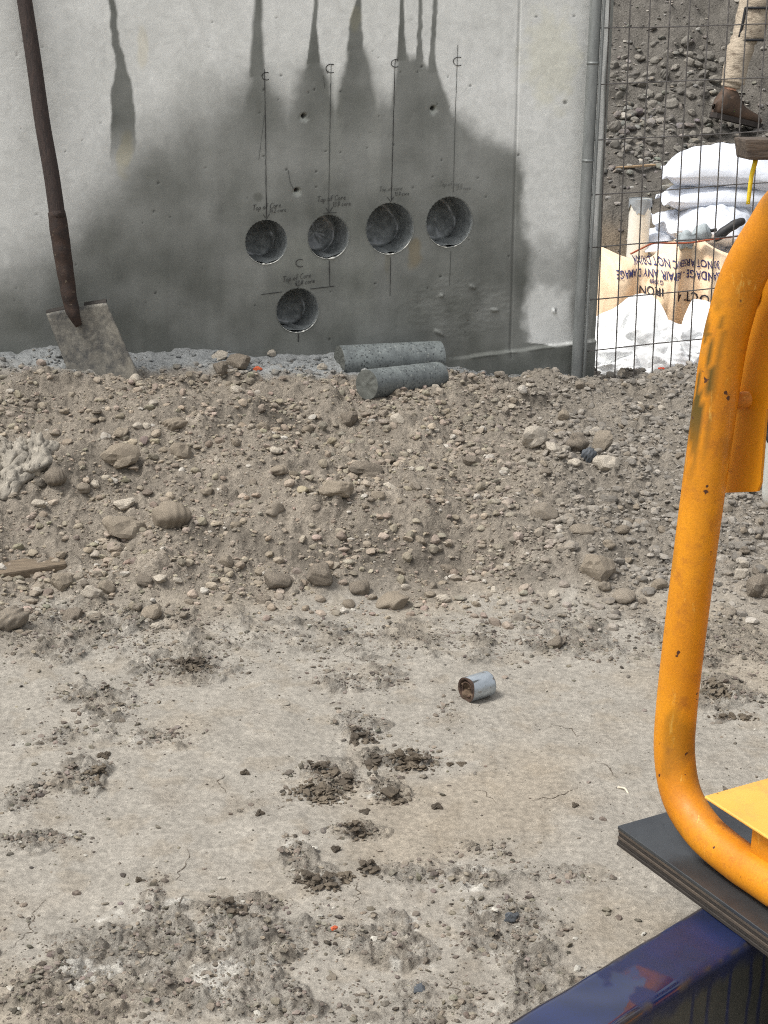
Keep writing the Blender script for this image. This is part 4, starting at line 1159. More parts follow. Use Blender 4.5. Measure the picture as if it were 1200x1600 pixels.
def crust_cake(name, P, sx, sy, hz, seed, label):
    """one cake of dried mud: many overlapping angular flakes caked together"""
    rng = np.random.default_rng(seed)
    n = int(np.clip(sx * sy / .0022 * 60, 16, 110)); n_big = n; n = n * 3; Vs, Fs, off, at_ = [], [], 0, []
    for k in range(n):
        r = math.sqrt(rng.random()); a = rng.uniform(0, 6.283); r *= 1 + .18 * math.sin(3 * a + seed)
        x, y = r * math.cos(a) * sx, r * math.sin(a) * sy
        V, Fc = stone_shape(2 if k < n_big else 1, rng, 1.0, .45)
        s_ = (.004 + .013 * rng.random() ** 2.0) * (1.15 - .4 * r) if k < n_big else rng.uniform(.0022, .0055)
        if k >= n_big: x, y, r = x * 1.25, y * 1.25, min(1.0, r)
        V = V * s_ * np.array([1, 1, .62])
        V = V @ np.array(Euler((rng.normal(0, .3), rng.normal(0, .3), rng.uniform(0, 6.3))).to_matrix()).T
        Vs.append(V + np.array([x, y, hz * (1 - r * r) * rng.uniform(.1, 1.0) + .001 - P[2]])); at_.append((P[0] + x, P[1] + y)); Fs.append(Fc + off); off += len(V)
    hz_ = height(np.array(at_)[:, 0], np.array(at_)[:, 1]); Vs = [v + [0, 0, q] for v, q in zip(Vs, hz_)]
    me = mesh_np(name, np.concatenate(Vs), np.concatenate(Fs), False); o = obj(name, me, 'clod'); o.location = P
    return tag(o, label, 'mud clod')
for i, (px, py, w, h, lb) in enumerate(CLODS):
    P = hit(px, py + h * .2); dep = -(RM.T @ (P - CC))[2]; sx = w / 2 / FOC * dep; sz = min(h / FOC * dep * .40, .016)
    sy = max(.5 * h / FOC * dep / .42, sz) * .8
    if w >= 28: crust_cake('mud_clod', P, sx, min(sy * 1.05, sx), min(sz, .013), 600 + i, lb)
    else: put_stone('mud_clod', 'clod', i, 'clod', P, sx, min(sy, sx), sz, RNG.uniform(-.2, .2), lb, 'mud clod', None, .2)
# bits of brick-red rubble, a straw
for (px, py, w, h, lb) in [(402, 579, 18, 10, 'orange brick chip lying on the slurry by the wall'), (893, 666, 14, 9, 'orange chip high on the right slope'), (522, 1452, 14, 9, 'reddish chip in the crumbs at the bottom'), (994, 588, 10, 8, 'pink chip on the mound crest by the fence')]:
    P = hit(px, py); dep = -(RM.T @ (P - CC))[2]; sx = w / 2 / FOC * dep
    put_stone('brick_chip', 'ang', px, 'brick_bit', P, sx, sx * .6, h / 2 / FOC * dep * .8, .4, lb, 'brick chip', None, .15)
a, b = hit(965, 1232), hit(982, 1243)
V, F2 = tube(smooth_path([a + [0, 0, .003], (a + b) / 2 + [.004, .004, .006], b + [0, 0, .003]], 4), .0022, 6)
st_ = part('straw', V, F2, 'straw', None); tag(st_, 'short pale straw lying on the mud left of the yellow tube', 'straw')

# ------------------------------------------------------------------ shovel leaning on the wall
def build_shovel():
    foot = hit(155, 588)
    yb = foot[1]
    # the blade's plane faces the camera and leans back; the shaft goes on to touch the wall
    top = onpl(36, -14, WA + WN * .035, WN)
    neck = None
    def along(px, py, f):            # depth between the foot plane and the wall contact
        y = yb * (1 - f) + top[1] * f; return ony(px, py, y)
    root = empty('shovel', tuple(foot), 'square mouthed shovel with rusty shaft standing in the soil against the wall', 'shovel')
    P = [along(36, -14, 1.0), along(52, 90, .82), along(66, 190, .64), along(80, 270, .5), along(90, 340, .38)]
    up = top + (P[0] - P[1]) / np.linalg.norm(P[0] - P[1]) * .30
    path = smooth_path([up] + P, 8)
    V, F2 = tube(path, np.interp(np.linspace(0, 1, len(path)), [0, .3, 1], [.024, .025, .027]), 16)
    part('handle', V, F2, 'handle_wood', root)
    g = smooth_path([up + [-.06, 0, .01], up + [-.03, 0, .05], up + [.03, 0, .05], up + [.06, 0, .01]], 6)
    V, F2 = tube(g, .014, 10); part('grip', V, F2, 'handle_wood', root)
    q = smooth_path([along(88, 330, .4), along(97, 390, .30), along(105, 440, .20), along(112, 478, .14), along(124, 510, .10)], 7)
    V, F2 = tube(q, np.interp(np.linspace(0, 1, len(q)), [0, .1, .5, .8, 1], [.028, .030, .027, .024, .011]), 16)
    V = V + .0022 * np.sin(V * 90)[:, [1, 2, 0]]
    part('socket', V, F2, 'rust_socket', root)
    # blade: curved sheet with a folded tread on each side
    c00, c10 = along(72, 490, .13), along(166, 473, .13); c01, c11 = along(116, 606, -.02), along(222, 600, -.02)
    nrm = np.cross(c10 - c00, c01 - c00); nrm /= np.linalg.norm(nrm)
    if nrm[1] > 0: nrm = -nrm
    nu, nv = 21, 25; V = []
    for j in range(nv):
        for i in range(nu):
            u, v = i / (nu - 1), j / (nv - 1)
            p = (c00 * (1 - u) + c10 * u) * (1 - v) + (c01 * (1 - u) + c11 * u) * v
            dish = -.034 * (1 - (2 * u - 1) ** 2) * (1 - .5 * v) + .016 * math.exp(-((u - .45) / .1) ** 2) * max(0, 1 - v * 1.4)
            V.append(p + nrm * dish)
    V = np.array(V); back = V - nrm * .0035
    A = np.concatenate([V, back]); Fc = grid_faces(nu, nv).tolist(); m = nu * nv
    Fc += [[f[3] + m, f[2] + m, f[1] + m, f[0] + m] for f in Fc]
    for i in range(nu - 1): Fc += [[i + 1, i, i + m, i + 1 + m], [(nv - 1) * nu + i, (nv - 1) * nu + i + 1, (nv - 1) * nu + i + 1 + m, (nv - 1) * nu + i + m]]
    for j in range(nv - 1): Fc += [[j * nu, (j + 1) * nu, (j + 1) * nu + m, j * nu + m], [(j + 1) * nu + nu - 1, j * nu + nu - 1, j * nu + nu - 1 + m, (j + 1) * nu + nu - 1 + m]]
    part('blade', A, Fc, 'blade', root)
    for (u0, u1) in ((0, .34), (.60, 1)):
        V = []
        n = 10
        ex = (c10 - c00) / np.linalg.norm(c10 - c00); dn = (c01 - c00) / np.linalg.norm(c01 - c00)
        for r in range(4):
            for i in range(n):
                u = u0 + (u1 - u0) * i / (n - 1)
                p = c00 * (1 - u) + c10 * u + nrm * (-.034 * (1 - (2 * u - 1) ** 2)) - dn * .001
                V.append(p + [(0, 0, 0), tuple(-nrm * .018 - dn * .010), tuple(-nrm * .022 - dn * .006), tuple(-nrm * .002 + dn * .004)][r] + 0 * p)
        Fc = [[int(x) for x in f] for f in grid_faces(n, 4)] + [[i + 3 * n, i + 1 + 3 * n, i + 1, i] for i in range(n - 1)]
        part('foot_tread', V, Fc, 'tread', root)
build_shovel()

# ------------------------------------------------------------------ two drilled concrete cores
def build_core(pa, pb, r, label, chip_at):
    d = pb - pa; L = np.linalg.norm(d); d = d / L
    a = np.cross(d, [0, 0, 1]); a /= np.linalg.norm(a); b = np.cross(d, a)
    root = empty('concrete_core', tuple((pa + pb) / 2 - np.array([0, 0, r])), label, 'concrete core', 'drilled concrete cores by the wall')
    na, nl = 56, 26; th = np.arange(na) * 2 * math.pi / na; V = []
    for k in range(nl):
        f = k / (nl - 1)
        rr = r * (1 + .006 * perlin(np.cos(th) * 2 + 5, np.sin(th) * 2 + f * 6, 131)) * (.985 if k in (0, nl - 1) else 1)
        V.append(pa + d * L * f + rr[:, None] * (np.cos(th)[:, None] * a + np.sin(th)[:, None] * b))
    part('barrel', np.concatenate(V), grid_faces(na, nl, True), 'core', root)
    for p, s in ((pa, -1), (pb, 1)):
        V = []
        for k in range(6):
            q = r * .985 * (1 - k / 5) + .0004
            w = .004 * perlin(np.cos(th) * q * 60, np.sin(th) * q * 60, 132) * (k > 0)
            V.append(p + s * d * (.001 + w)[:, None] * (k > 0) + q * (np.cos(th)[:, None] * a + np.sin(th)[:, None] * b))
        part('end_face', np.concatenate(V), grid_faces(na, 6, True), 'core_end', root)
    f, an = chip_at
    n = math.cos(an) * a + math.sin(an) * b
    c = pa + d * L * f + n * (r + .0005); t = np.cross(d, n)
    th2 = np.arange(14) * 2 * math.pi / 14
    V = [c + n * .0015] + [c + (.0115 * math.cos(x) * d + .0125 * math.sin(x) * t) * (1 + .15 * math.sin(3 * x)) - n * .0006 for x in th2]
    part('paint_dot', V, [[0, 1 + k, 1 + (k + 1) % 14] for k in range(14)], 'chip_white', root)
R_CORE = .062
zr = .345
pa = onpl(530, 566, WA + WN * (R_CORE + .03), WN); pb = onpl(687, 558, WA + WN * (R_CORE + .035), WN)
build_core(pa, pb, R_CORE, 'rear speckled concrete core lying against the foot of the wall', (.76, 2.62))
qa = ony(577, 598, pa[1] - .06); qb = ony(691, 583, pb[1] - .155)
qa = ony(573, 601, 5.30); qb = ony(684, 588, 5.58)
build_core(qa, qb, R_CORE * .87, 'front speckled concrete core lying slantwise on the soil', (.42, 2.35))

# ------------------------------------------------------------------ pipe offcut on the mud
def build_pipe():
    c = hit(745, 1090); c[2] = gh(c[0], c[1])
    r = .031; L = .070
    root = empty('pipe_offcut', tuple(c), 'short galvanised pipe offcut with rusty mud filled end on the flat ground', 'pipe')
    d = np.array([.80, .60, 0.0]); d /= np.linalg.norm(d)
    a = np.cross(d, [0, 0, 1]); b = np.array([0, 0, 1.0]); na = 40; th = np.arange(na) * 2 * math.pi / na
    o = c + np.array([0, 0, r - .002])
    def ring(f, rr): return o + d * (f - .5) * L + (rr * np.ones(na))[:, None] * (np.cos(th)[:, None] * a + np.sin(th)[:, None] * b)
    chip = .006 * np.clip(np.sin(th + .6), 0, 1) ** 6
    V = np.concatenate([ring(0, r) + d * chip[:, None], ring(.08, r), ring(.5, r), ring(.95, r), ring(1, r * .985), ring(1, r * .86), ring(.6, r * .84)])
    part('sleeve', V, grid_faces(na, 7, True), 'zinc', root)
    V = np.concatenate([ring(0, r) + d * chip[:, None], ring(-.004, r * .95), ring(.0, r * .80), ring(.25, r * .78)])
    part('rusty_rim', V, grid_faces(na, 4, True), 'pipe_rust', root)
    V = []
    for k in range(7):
        q = r * .80 * (1 - k / 6) + .0003
        x, z = q * np.cos(th), q * np.sin(th)
        V.append(o + d * ((.10 + .18 * perlin(x * 55, z * 55, 140) + .10 * (z / r) + .25 * max(0, 1 - abs(k - 4) * .5)) - .5)[:, None] * L + x[:, None] * a + z[:, None] * b)
    part('mud_plug', np.concatenate(V), grid_faces(na, 7, True), 'pipe_mud', root)
    for f in (.18, .30):
        V = ring(f, r * .80 * .9)
        Vt, Ft = tube(o + d * (f - .5 - .12) * L + (r * .52 * (1.3 - f))* (np.cos(th)[:, None] * a + np.sin(th)[:, None] * b), .0022, 6, True)
        part('rust_ring', Vt, Ft, 'pipe_rust', root)
build_pipe()

# ------------------------------------------------------------------ buried plank and crusted rag at the left
def build_left():
    a, b = hit(-60, 905), hit(92, 893)
    d = b - a; L = np.linalg.norm(d[:2]); an = math.atan2(d[1], d[0])
    ax = np.array([[math.cos(an), math.sin(an), .04], [-math.sin(an), math.cos(an), .10], [-.04, -.10, 1]])
    V, F2 = box((a + b) / 2 + [0, .066, -.004], L, .12, .045, ax, .006)
    V[:, 2] += .004 * fbm(V[:, 0], V[:, 1], 14, 2, 150)
    o = part('plank', V, F2, 'buried_plank', None, False); tag(o, 'weathered brown plank end half buried at the left edge of the mound', 'plank')
    # rag: a stiff sheet draped over the soil in deep folds
    c = hit(30, 750)
    nu, nv = 70, 80; V = []
    lx, ly = .098, .235
    for j in range(nv):
        for i in range(nu):
            u, v = 2 * i / (nu - 1) - 1, 2 * j / (nv - 1) - 1
            bend = .028 * math.sin(2.2 * v + .4)
            x = c[0] - .035 + u * lx * (1 - .32 * max(0, -v)) * (1 + .10 * math.sin(7 * v + 1)) + bend
            y = c[1] + .035 + v * ly * .62 + .015 * math.sin(6 * u)
            V.append((x, y, u, v))
    V = np.array(V); x, y, u, v = V.T
    edge = np.clip(1 - np.maximum(np.abs(u) ** 3, np.abs(v) ** 4), 0, 1)
    fold = .5 + .5 * np.sin(9 * u + 3.5 * np.sin(2.2 * v) + 3 * perlin(u * 1.5, v * 1.5, 151))
    z = height(x, y, False) + .004 + edge ** .6 * (.030 + .022 * fold + .020 * fbm(u, v, 2.0, 2, 152) + .012 * (.5 - np.abs(perlin(u * 4, v * 3, 156)) * 2) + .010 * (.5 - np.abs(perlin(u * 9, v * 7, 157)) * 2))
    o = part('rag', np.stack([x + .012 * perlin(u * 4, v * 4, 154), y + .02 * perlin(u * 4, v * 4, 155), z], 1), grid_faces(nu, nv), 'rag', None)
    md = o.modifiers.new('thick', 'SOLIDIFY'); md.thickness = .005; md.offset = 1
    tag(o, 'crumpled cement crusted pale rag lying on the mound at the left edge', 'rag')
build_left()

# ------------------------------------------------------------------ things behind the fence
def pillow(L, Wd, H, seed, nu=64, nv=40, hem=.08, wr=.012):
    """a filled woven bag: two sheets joined along seams, hemmed flat ends, wrinkles running in from the seams"""
    u = np.linspace(-1, 1, nu); v = np.linspace(-1, 1, nv)
    Uu, Vv = np.meshgrid(u, v); Uu, Vv = Uu.ravel(), Vv.ravel()
    body = np.clip(1 - np.abs(Uu / (1 - hem)) ** 3.2, 0, 1) ** .55 * np.clip(1 - np.abs(Vv) ** 2.6, 0, 1) ** .6
    wrk = 1.5 * wr * (fbm(Uu * 1.2, Vv * 3, 2.5, 3, seed) + .6 * np.sin(22 * Vv + 5 * perlin(Uu * 2, Vv * 2, seed + 1)) * np.abs(Uu) ** 3 * .6)
    wrk = wrk * .6 + .006 * (.6 - 2 * np.abs(perlin(Uu * 2.2 + Vv, Vv * 3.1, seed + 7))) + .0022 * (.5 - 2 * np.abs(perlin(Uu * 5, Vv * 4 + Uu * 3, seed + 8)))
    out = []
    for sgn in (1, -1):
        z = sgn * H / 2 * body * (1 if sgn > 0 else .85) + wrk * (body > .0) * np.sqrt(body) + .018 * np.sin(5 * Vv + seed) * np.abs(Uu) ** 6 + sgn * .0015
        w = Wd / 2 * (1 - .10 * np.abs(Uu) ** 4 + .05 * np.sin(3 * Uu + seed))
        out.append(np.stack([Uu * L / 2 * (1 - .05 * np.abs(Vv) ** 4), Vv * w, z], 1))
    V = np.concatenate(out); g = grid_faces(nu, nv); m = nu * nv
    Fc = np.concatenate([g, g[:, ::-1] + m])
    bd = [(i, i + 1) for i in range(nu - 1)] + [(k * nu + nu - 1, (k + 1) * nu + nu - 1) for k in range(nv - 1)] + [((nv - 1) * nu + i + 1, (nv - 1) * nu + i) for i in range(nu - 1)] + [((k + 1) * nu, k * nu) for k in range(nv - 1)]
    Fc = np.concatenate([Fc, np.array([[b, a, a + m, b + m] for a, b in bd])])
    return V, Fc
def put_bag(c, L, Wd, H, eul, seed, label, mat='sandbag', sag=0.0, name='sandbag', group='white sandbags stacked behind the fence'):
    V, Fc = pillow(L, Wd, H, seed)
    V[:, 2] -= sag * (V[:, 0] / (L / 2)) ** 2
    V = V @ np.array(Euler(eul).to_matrix()).T
    me = mesh_np(name, V, Fc); o = obj(name, me, mat); o.location = c
    return tag(o, label, 'sandbag', group)
def build_bags():
    Y = 7.55
    def at(px, py, y=Y): return tuple(ony(px, py, y))
    put_bag(at(1150, 263), .70, .36, .20, (.16, .06, -.06), 201, 'topmost white sandbag of the stack behind the fence', sag=.05)
    put_bag(at(1146, 305, Y + .02), .72, .38, .15, (.05, -.03, .05), 202, 'second white sandbag from the top of the stack with flat hemmed end', sag=.01)
    put_bag(at(1122, 344, Y - .06), .40, .46, .20, (.15, .05, -.5), 203, 'plump white sandbag below the top two of the stack', sag=.03)
    put_bag(at(1082, 362, Y + .0), .36, .34, .15, (.1, .35, .25), 204, 'small white sandbag leaning at the left foot of the stack', sag=.02)
    put_bag(at(1060, 388, Y + .02), .42, .34, .14, (.1, .25, .1), 205, 'white sandbag flattened under the leaning one behind the tan bag', sag=.02)
    put_bag(at(1200, 400, Y + .0), .60, .44, .20, (0, 0, .1), 206, 'white sandbag low in the stack seen beyond the yellow tube bend')
    for k, (px, py) in enumerate([(1140, 420), (1150, 470)]):
        put_bag(at(px, py, Y + .1), .74, .44, .19, (0, 0, .05 * k), 207 + k, ['white sandbag hidden under the stack behind the tan bag', 'lowest white sandbag of the stack on the ground behind the tan bag'][k])
build_bags()
TB = dict(y=7.0, x0=None)
def build_tan():
    y0 = 7.0
    A = ony(930, 398, y0); Bp = ony(1190, 380, y0); zb = -.05
    cx, a = (A[0] + Bp[0]) / 2, (Bp[0] - A[0]) / 2 + .01
    ztop = ony(1040, 392, y0)[2]; H = ztop - zb
    def front(x, z):
        u = np.clip((x - cx) / a, -1, 1); w = (z - zb) / H
        body = (1 - np.abs(u) ** 5) ** .35 * np.clip(1 - np.clip(w, 0, 1) ** 9, 0, 1) ** .5
        f = .05 * np.sin(11 * u + 1.2 * np.sin(4 * w)) * sst(.3, .95, w) + .022 * fbm(u * 2.2, w * 1.1, 2.0, 3, 221) + .016 * (1 - 3 * np.abs(perlin(u * 6 + w * 1.5, w * 2.2, 222))) - .05 * np.exp(-((u + .02 - .15 * (w - 1)) / .05) ** 2) - .035 * np.exp(-((u - .38 - .2 * (w - 1)) / .05) ** 2)
        return y0 + .08 - .16 * body + f * body
    nu, nv = 120, 60
    u = np.sin(np.linspace(-1, 1, nu) * math.pi / 2); w = np.linspace(0, 1, nv)
    U, Wv = np.meshgrid(u, w); U, Wv = U.ravel(), Wv.ravel()
    topw = .035 * np.sin(5 * U + .5) + .05 * np.exp(-((U - .15) / .22) ** 2) + .03 * sst(.1, 1, U) - .02
    x = cx + a * U * (1 - .03 * (1 - Wv)); z = zb + H * Wv + topw * Wv ** 4
    f = front(x, z - topw * Wv ** 4)
    V = np.concatenate([np.stack([x, f, z], 1), np.stack([x, y0 + .08 + (y0 + .08 - f) * 1.6 + .0, z], 1)])
    g = grid_faces(nu, nv); m = nu * nv
    bd = [(i, i + 1) for i in range(nu - 1)] + [(k * nu + nu - 1, (k + 1) * nu + nu - 1) for k in range(nv - 1)] + [((nv - 1) * nu + i + 1, (nv - 1) * nu + i) for i in range(nu - 1)] + [((k + 1) * nu, k * nu) for k in range(nv - 1)]
    Fc = np.concatenate([g, g[:, ::-1] + m, np.array([[q, p, p + m, q + m] for p, q in bd])])
    root = empty('bulk_bag', (cx, y0, zb), 'tan bulk bag with upside down blue printed warnings behind the fence', 'bag')
    sk = part('sack', V, Fc, 'tan_bag', root)
    # printing, upside down, following the folds of the sack
    lines = [('OCT 4', 1100, 461, 14, 'ink_black', 1.25), ('IRON', 1031, 451, 12, 'ink_black', 1.3), ('G 3989', 1031, 437, 6.5, 'ink_blue', 1.0), ('BANDAGE - REPAIR ANY DAMAGE', 1120, 427, 12, 'ink_blue', .98), ('30 NOT ARSENIC NOT DRINK', 1120, 410, 11, 'ink_blue', .98)]
    for txt, pxr, py, hpx, mt, wd in lines:
        cu = bpy.data.curves.new('t', 'FONT'); cu.body = txt; cu.size = 1.0; cu.resolution_u = 2; cu.offset = .012
        to = bpy.data.objects.new('t', cu); COL.objects.link(to)
        me = bpy.data.meshes.new_from_object(to.evaluated_get(bpy.context.evaluated_depsgraph_get()))
        bpy.data.objects.remove(to); bpy.data.curves.remove(cu)
        bm = bmesh.new(); bm.from_mesh(me); bpy.data.meshes.remove(me)
        bmesh.ops.subdivide_edges(bm, edges=[e for e in bm.edges if e.calc_length() > .15], cuts=2)
        Vt, Ft = from_bm(bm)
        s = ony(1000, py - hpx / 2, y0)[2] - ony(1000, py + hpx / 2, y0)[2]; s = s / .70
        p0 = ony(pxr, py - hpx / 2, y0)
        X = p0[0] - Vt[:, 0] * s * .62 * wd; Zz = p0[2] - Vt[:, 1] * s
        uu = (X - cx) / a; tw = .035 * np.sin(5 * uu + .5) + .05 * np.exp(-((uu - .15) / .22) ** 2) + .03 * sst(.1, 1, uu) - .02
        zq = Zz.copy()
        for _ in range(3): zq = Zz - tw * np.clip((zq - zb) / H, 0, 1) ** 4
        part('printed_text', np.stack([X, front(X, zq) - .008, Zz], 1), Ft, mt, root, False)
    # gathered neck, cord and black toggle
    n0 = ony(1078, 372, y0 - .02)
    th = np.linspace(0, 1, 9)
    V2, F2 = tube(smooth_path([n0 + [-.05, 0, -.03], n0 + [-.01, -.01, .0], n0 + [.04, -.01, .02], n0 + [.085, -.01, .035]], 8), [.02 + .022 * math.sin(6 * i / 24.) ** 2 for i in range(25)], 14)
    V2 += .006 * np.sin(V2 * 160)[:, [1, 2, 0]]
    nk = part('gathered_neck', V2, F2, 'grey_cloth', root)
    V2, F2 = tube([n0 + [.08, -.01, .034], n0 + [.115, -.012, .04]], .008, 10); part('toggle', V2, F2, 'black_rubber', nk)
    co = smooth_path([ony(985, 397, y0 - .14), ony(1003, 388, y0 - .14), ony(1022, 380, y0 - .12), ony(1050, 380, y0 - .1), ony(1080, 379, y0 - .1), ony(1112, 374, y0 - .1), ony(1160, 368, y0 - .1)], 8)
    V2, F2 = tube(co, .004, 8); part('cord', V2, F2, 'orange_cord', root)
    bq = ony(1137, 362, y0 - .08)
    V2, F2 = tube(smooth_path([bq + [-.055, 0, -.04], bq + [-.02, -.01, .0], bq + [.03, -.01, .035], bq + [.07, 0, .05]], 6), [.010, .014, .018, .021, .021, .022, .022, .021, .020, .020, .021, .022, .021, .020, .018, .018, .018, .016, .012], 12)
    part('black_handle', V2, F2, 'black_rubber', root)
build_tan()
def build_sacks():
    y = 6.70
    def sack(px, py, dy, L, Wd, H, roll, seed, label, lean=.95):
        V, Fc = pillow(L, Wd, H, seed, 90, 70, .10, .005)
        u, v = V[:, 0] / L * 2, V[:, 1] / Wd * 2
        V[:, 2] += .030 * (.5 - 1.6 * np.abs(perlin(u * 1.2 + .8 * v, v * 1.0 - .5 * u, seed + 20))) - .020 * np.exp(-((u * .8 + v * .6 - .15) / .05) ** 2) - .016 * np.exp(-((u * .5 - v * .85 + .25) / .045) ** 2) + .0012 * (.5 - 2 * np.abs(perlin(u * 4 + v, v * 3.3, seed + 21)))
        V[:, 1] += .03 * perlin(u * 1.6, v * .8, seed + 22) * (v > 0)
        V = V @ np.array(Euler((lean, roll, 0)).to_matrix()).T
        me = mesh_np('plastic_sack', V, Fc); o = obj('plastic_sack', me, 'white_plastic'); o.location = tuple(ony(px, py, y + dy))
        tag(o, label, 'plastic sack', 'white plastic sacks at the foot of the fence')
    sack(978, 552, .02, .46, .46, .24, -.45, 301, 'tallest white plastic sack, with its corner pointing up beside the fence post')
    sack(1052, 560, -.04, .34, .30, .20, .15, 302, 'lower rounded white plastic sack right of the tallest one')
    sack(1112, 550, .04, .34, .44, .20, .42, 303, 'white plastic sack with a raised corner beside the yellow tube')
    sack(1190, 530, .05, .40, .46, .20, -.1, 304, 'white plastic sack farthest right behind the yellow tube')
    sack(950, 585, -.12, .34, .22, .16, .05, 305, 'lowest white plastic sack in front at the fence post', .9)
build_sacks()
def build_behind():
    # orange tape on the ground
    pts = [ony(px, py, 6.35) for px, py in [(1028, 578), (1050, 580), (1075, 577), (1100, 572), (1130, 569)]]
    P = smooth_path(pts, 6); V = []
    for i, p in enumerate(P):
        V += [p + [0, 0, .010 + .004 * math.sin(i * .7)], p + [0, -.012, -.012]]
    o = part('orange_tape', V, [[2 * i, 2 * i + 1, 2 * i + 3, 2 * i + 2] for i in range(len(P) - 1)], 'orange_tape', None)
    md = o.modifiers.new('thick', 'SOLIDIFY'); md.thickness = .002
    tag(o, 'bright orange tape strip at the foot of the white sacks', 'tape')
    # plastic pipe stub with torn tape
    y = 7.45
    top = ony(1001, 311, y); zb = gh(top[0], y) - .05; r = .052
    root = empty('pipe_stub', (top[0], y, zb), 'pale plastic pipe stub standing upright behind the tan bag', 'pipe')
    V, F2 = tube([(top[0], y, z) for z in np.linspace(zb, top[2], 12)], r, 24, caps=False); part('pipe', V, F2, 'pvc', root)
    V, F2 = tube([(top[0], y, z) for z in (top[2] - .004, top[2] - .002)], r * .96, 24); part('pipe_cap', V, F2, 'grey_tape', root)
    na = 48; th = np.arange(na) * 2 * math.pi / na
    hang = .035 + .035 * np.abs(np.sin(th * 1.5 + .8)) + .02 * perlin(np.cos(th) * 3, np.sin(th) * 3, 401)
    V = []
    for k in range(6):
        f = k / 5; rr = r + .003 + .004 * np.sin(5 * th + f * 3) * f
        V.append(np.stack([top[0] + rr * np.cos(th), y + rr * np.sin(th), top[2] + .003 - hang * f], 1))
    part('torn_tape', np.concatenate(V), grid_faces(na, 6, True), 'grey_tape', root)
    # broken lath on the bank edge
    a, b = hit(962, 267, 7.2, 10), hit(1022, 265, 7.2, 10)
    c = (a + b) / 2; d = b - a; an = math.atan2(d[1], d[0])
    ax = np.array([[math.cos(an), math.sin(an), .02], [-math.sin(an), math.cos(an), .1], [-.02, -.1, 1]])
    V, F2 = box(c + [0, 0, .02], np.linalg.norm(d) * 1.05, .022, .010, ax, .002)
    V[:, 2] += .006 * np.sin(V[:, 0] * 40)
    o = part('lath', V, F2, 'lath', None, False); tag(o, 'thin broken wooden lath lying on the bank behind the fence', 'lath')
build_behind()

# ------------------------------------------------------------------ the person on the bank (seen from the knee down)
def skin_mesh(name, verts, edges, radii, root, sub=2):
    me = bpy.data.meshes.new(name); me.from_pydata([tuple(v) for v in verts], edges, []); me.update()
    o = bpy.data.objects.new(name, me); COL.objects.link(o)
    sk = o.modifiers.new('skin', 'SKIN'); sk.use_smooth_shade = True
    if not me.skin_vertices: 
        bpy.context.view_layer.objects.active = o
    for i, v in enumerate(me.skin_vertices[0].data):
        v.radius = radii[i] if isinstance(radii[i], tuple) else (radii[i], radii[i]); v.use_root = (i == root)
    ss = o.modifiers.new('sub', 'SUBSURF'); ss.levels = sub; ss.render_levels = sub
    dg = bpy.context.evaluated_depsgraph_get(); m2 = bpy.data.meshes.new_from_object(o.evaluated_get(dg))
    bpy.data.objects.remove(o); bpy.data.meshes.remove(me)
    m2.name = name
    m2.polygons.foreach_set('use_smooth', np.ones(len(m2.polygons), bool))
    return m2
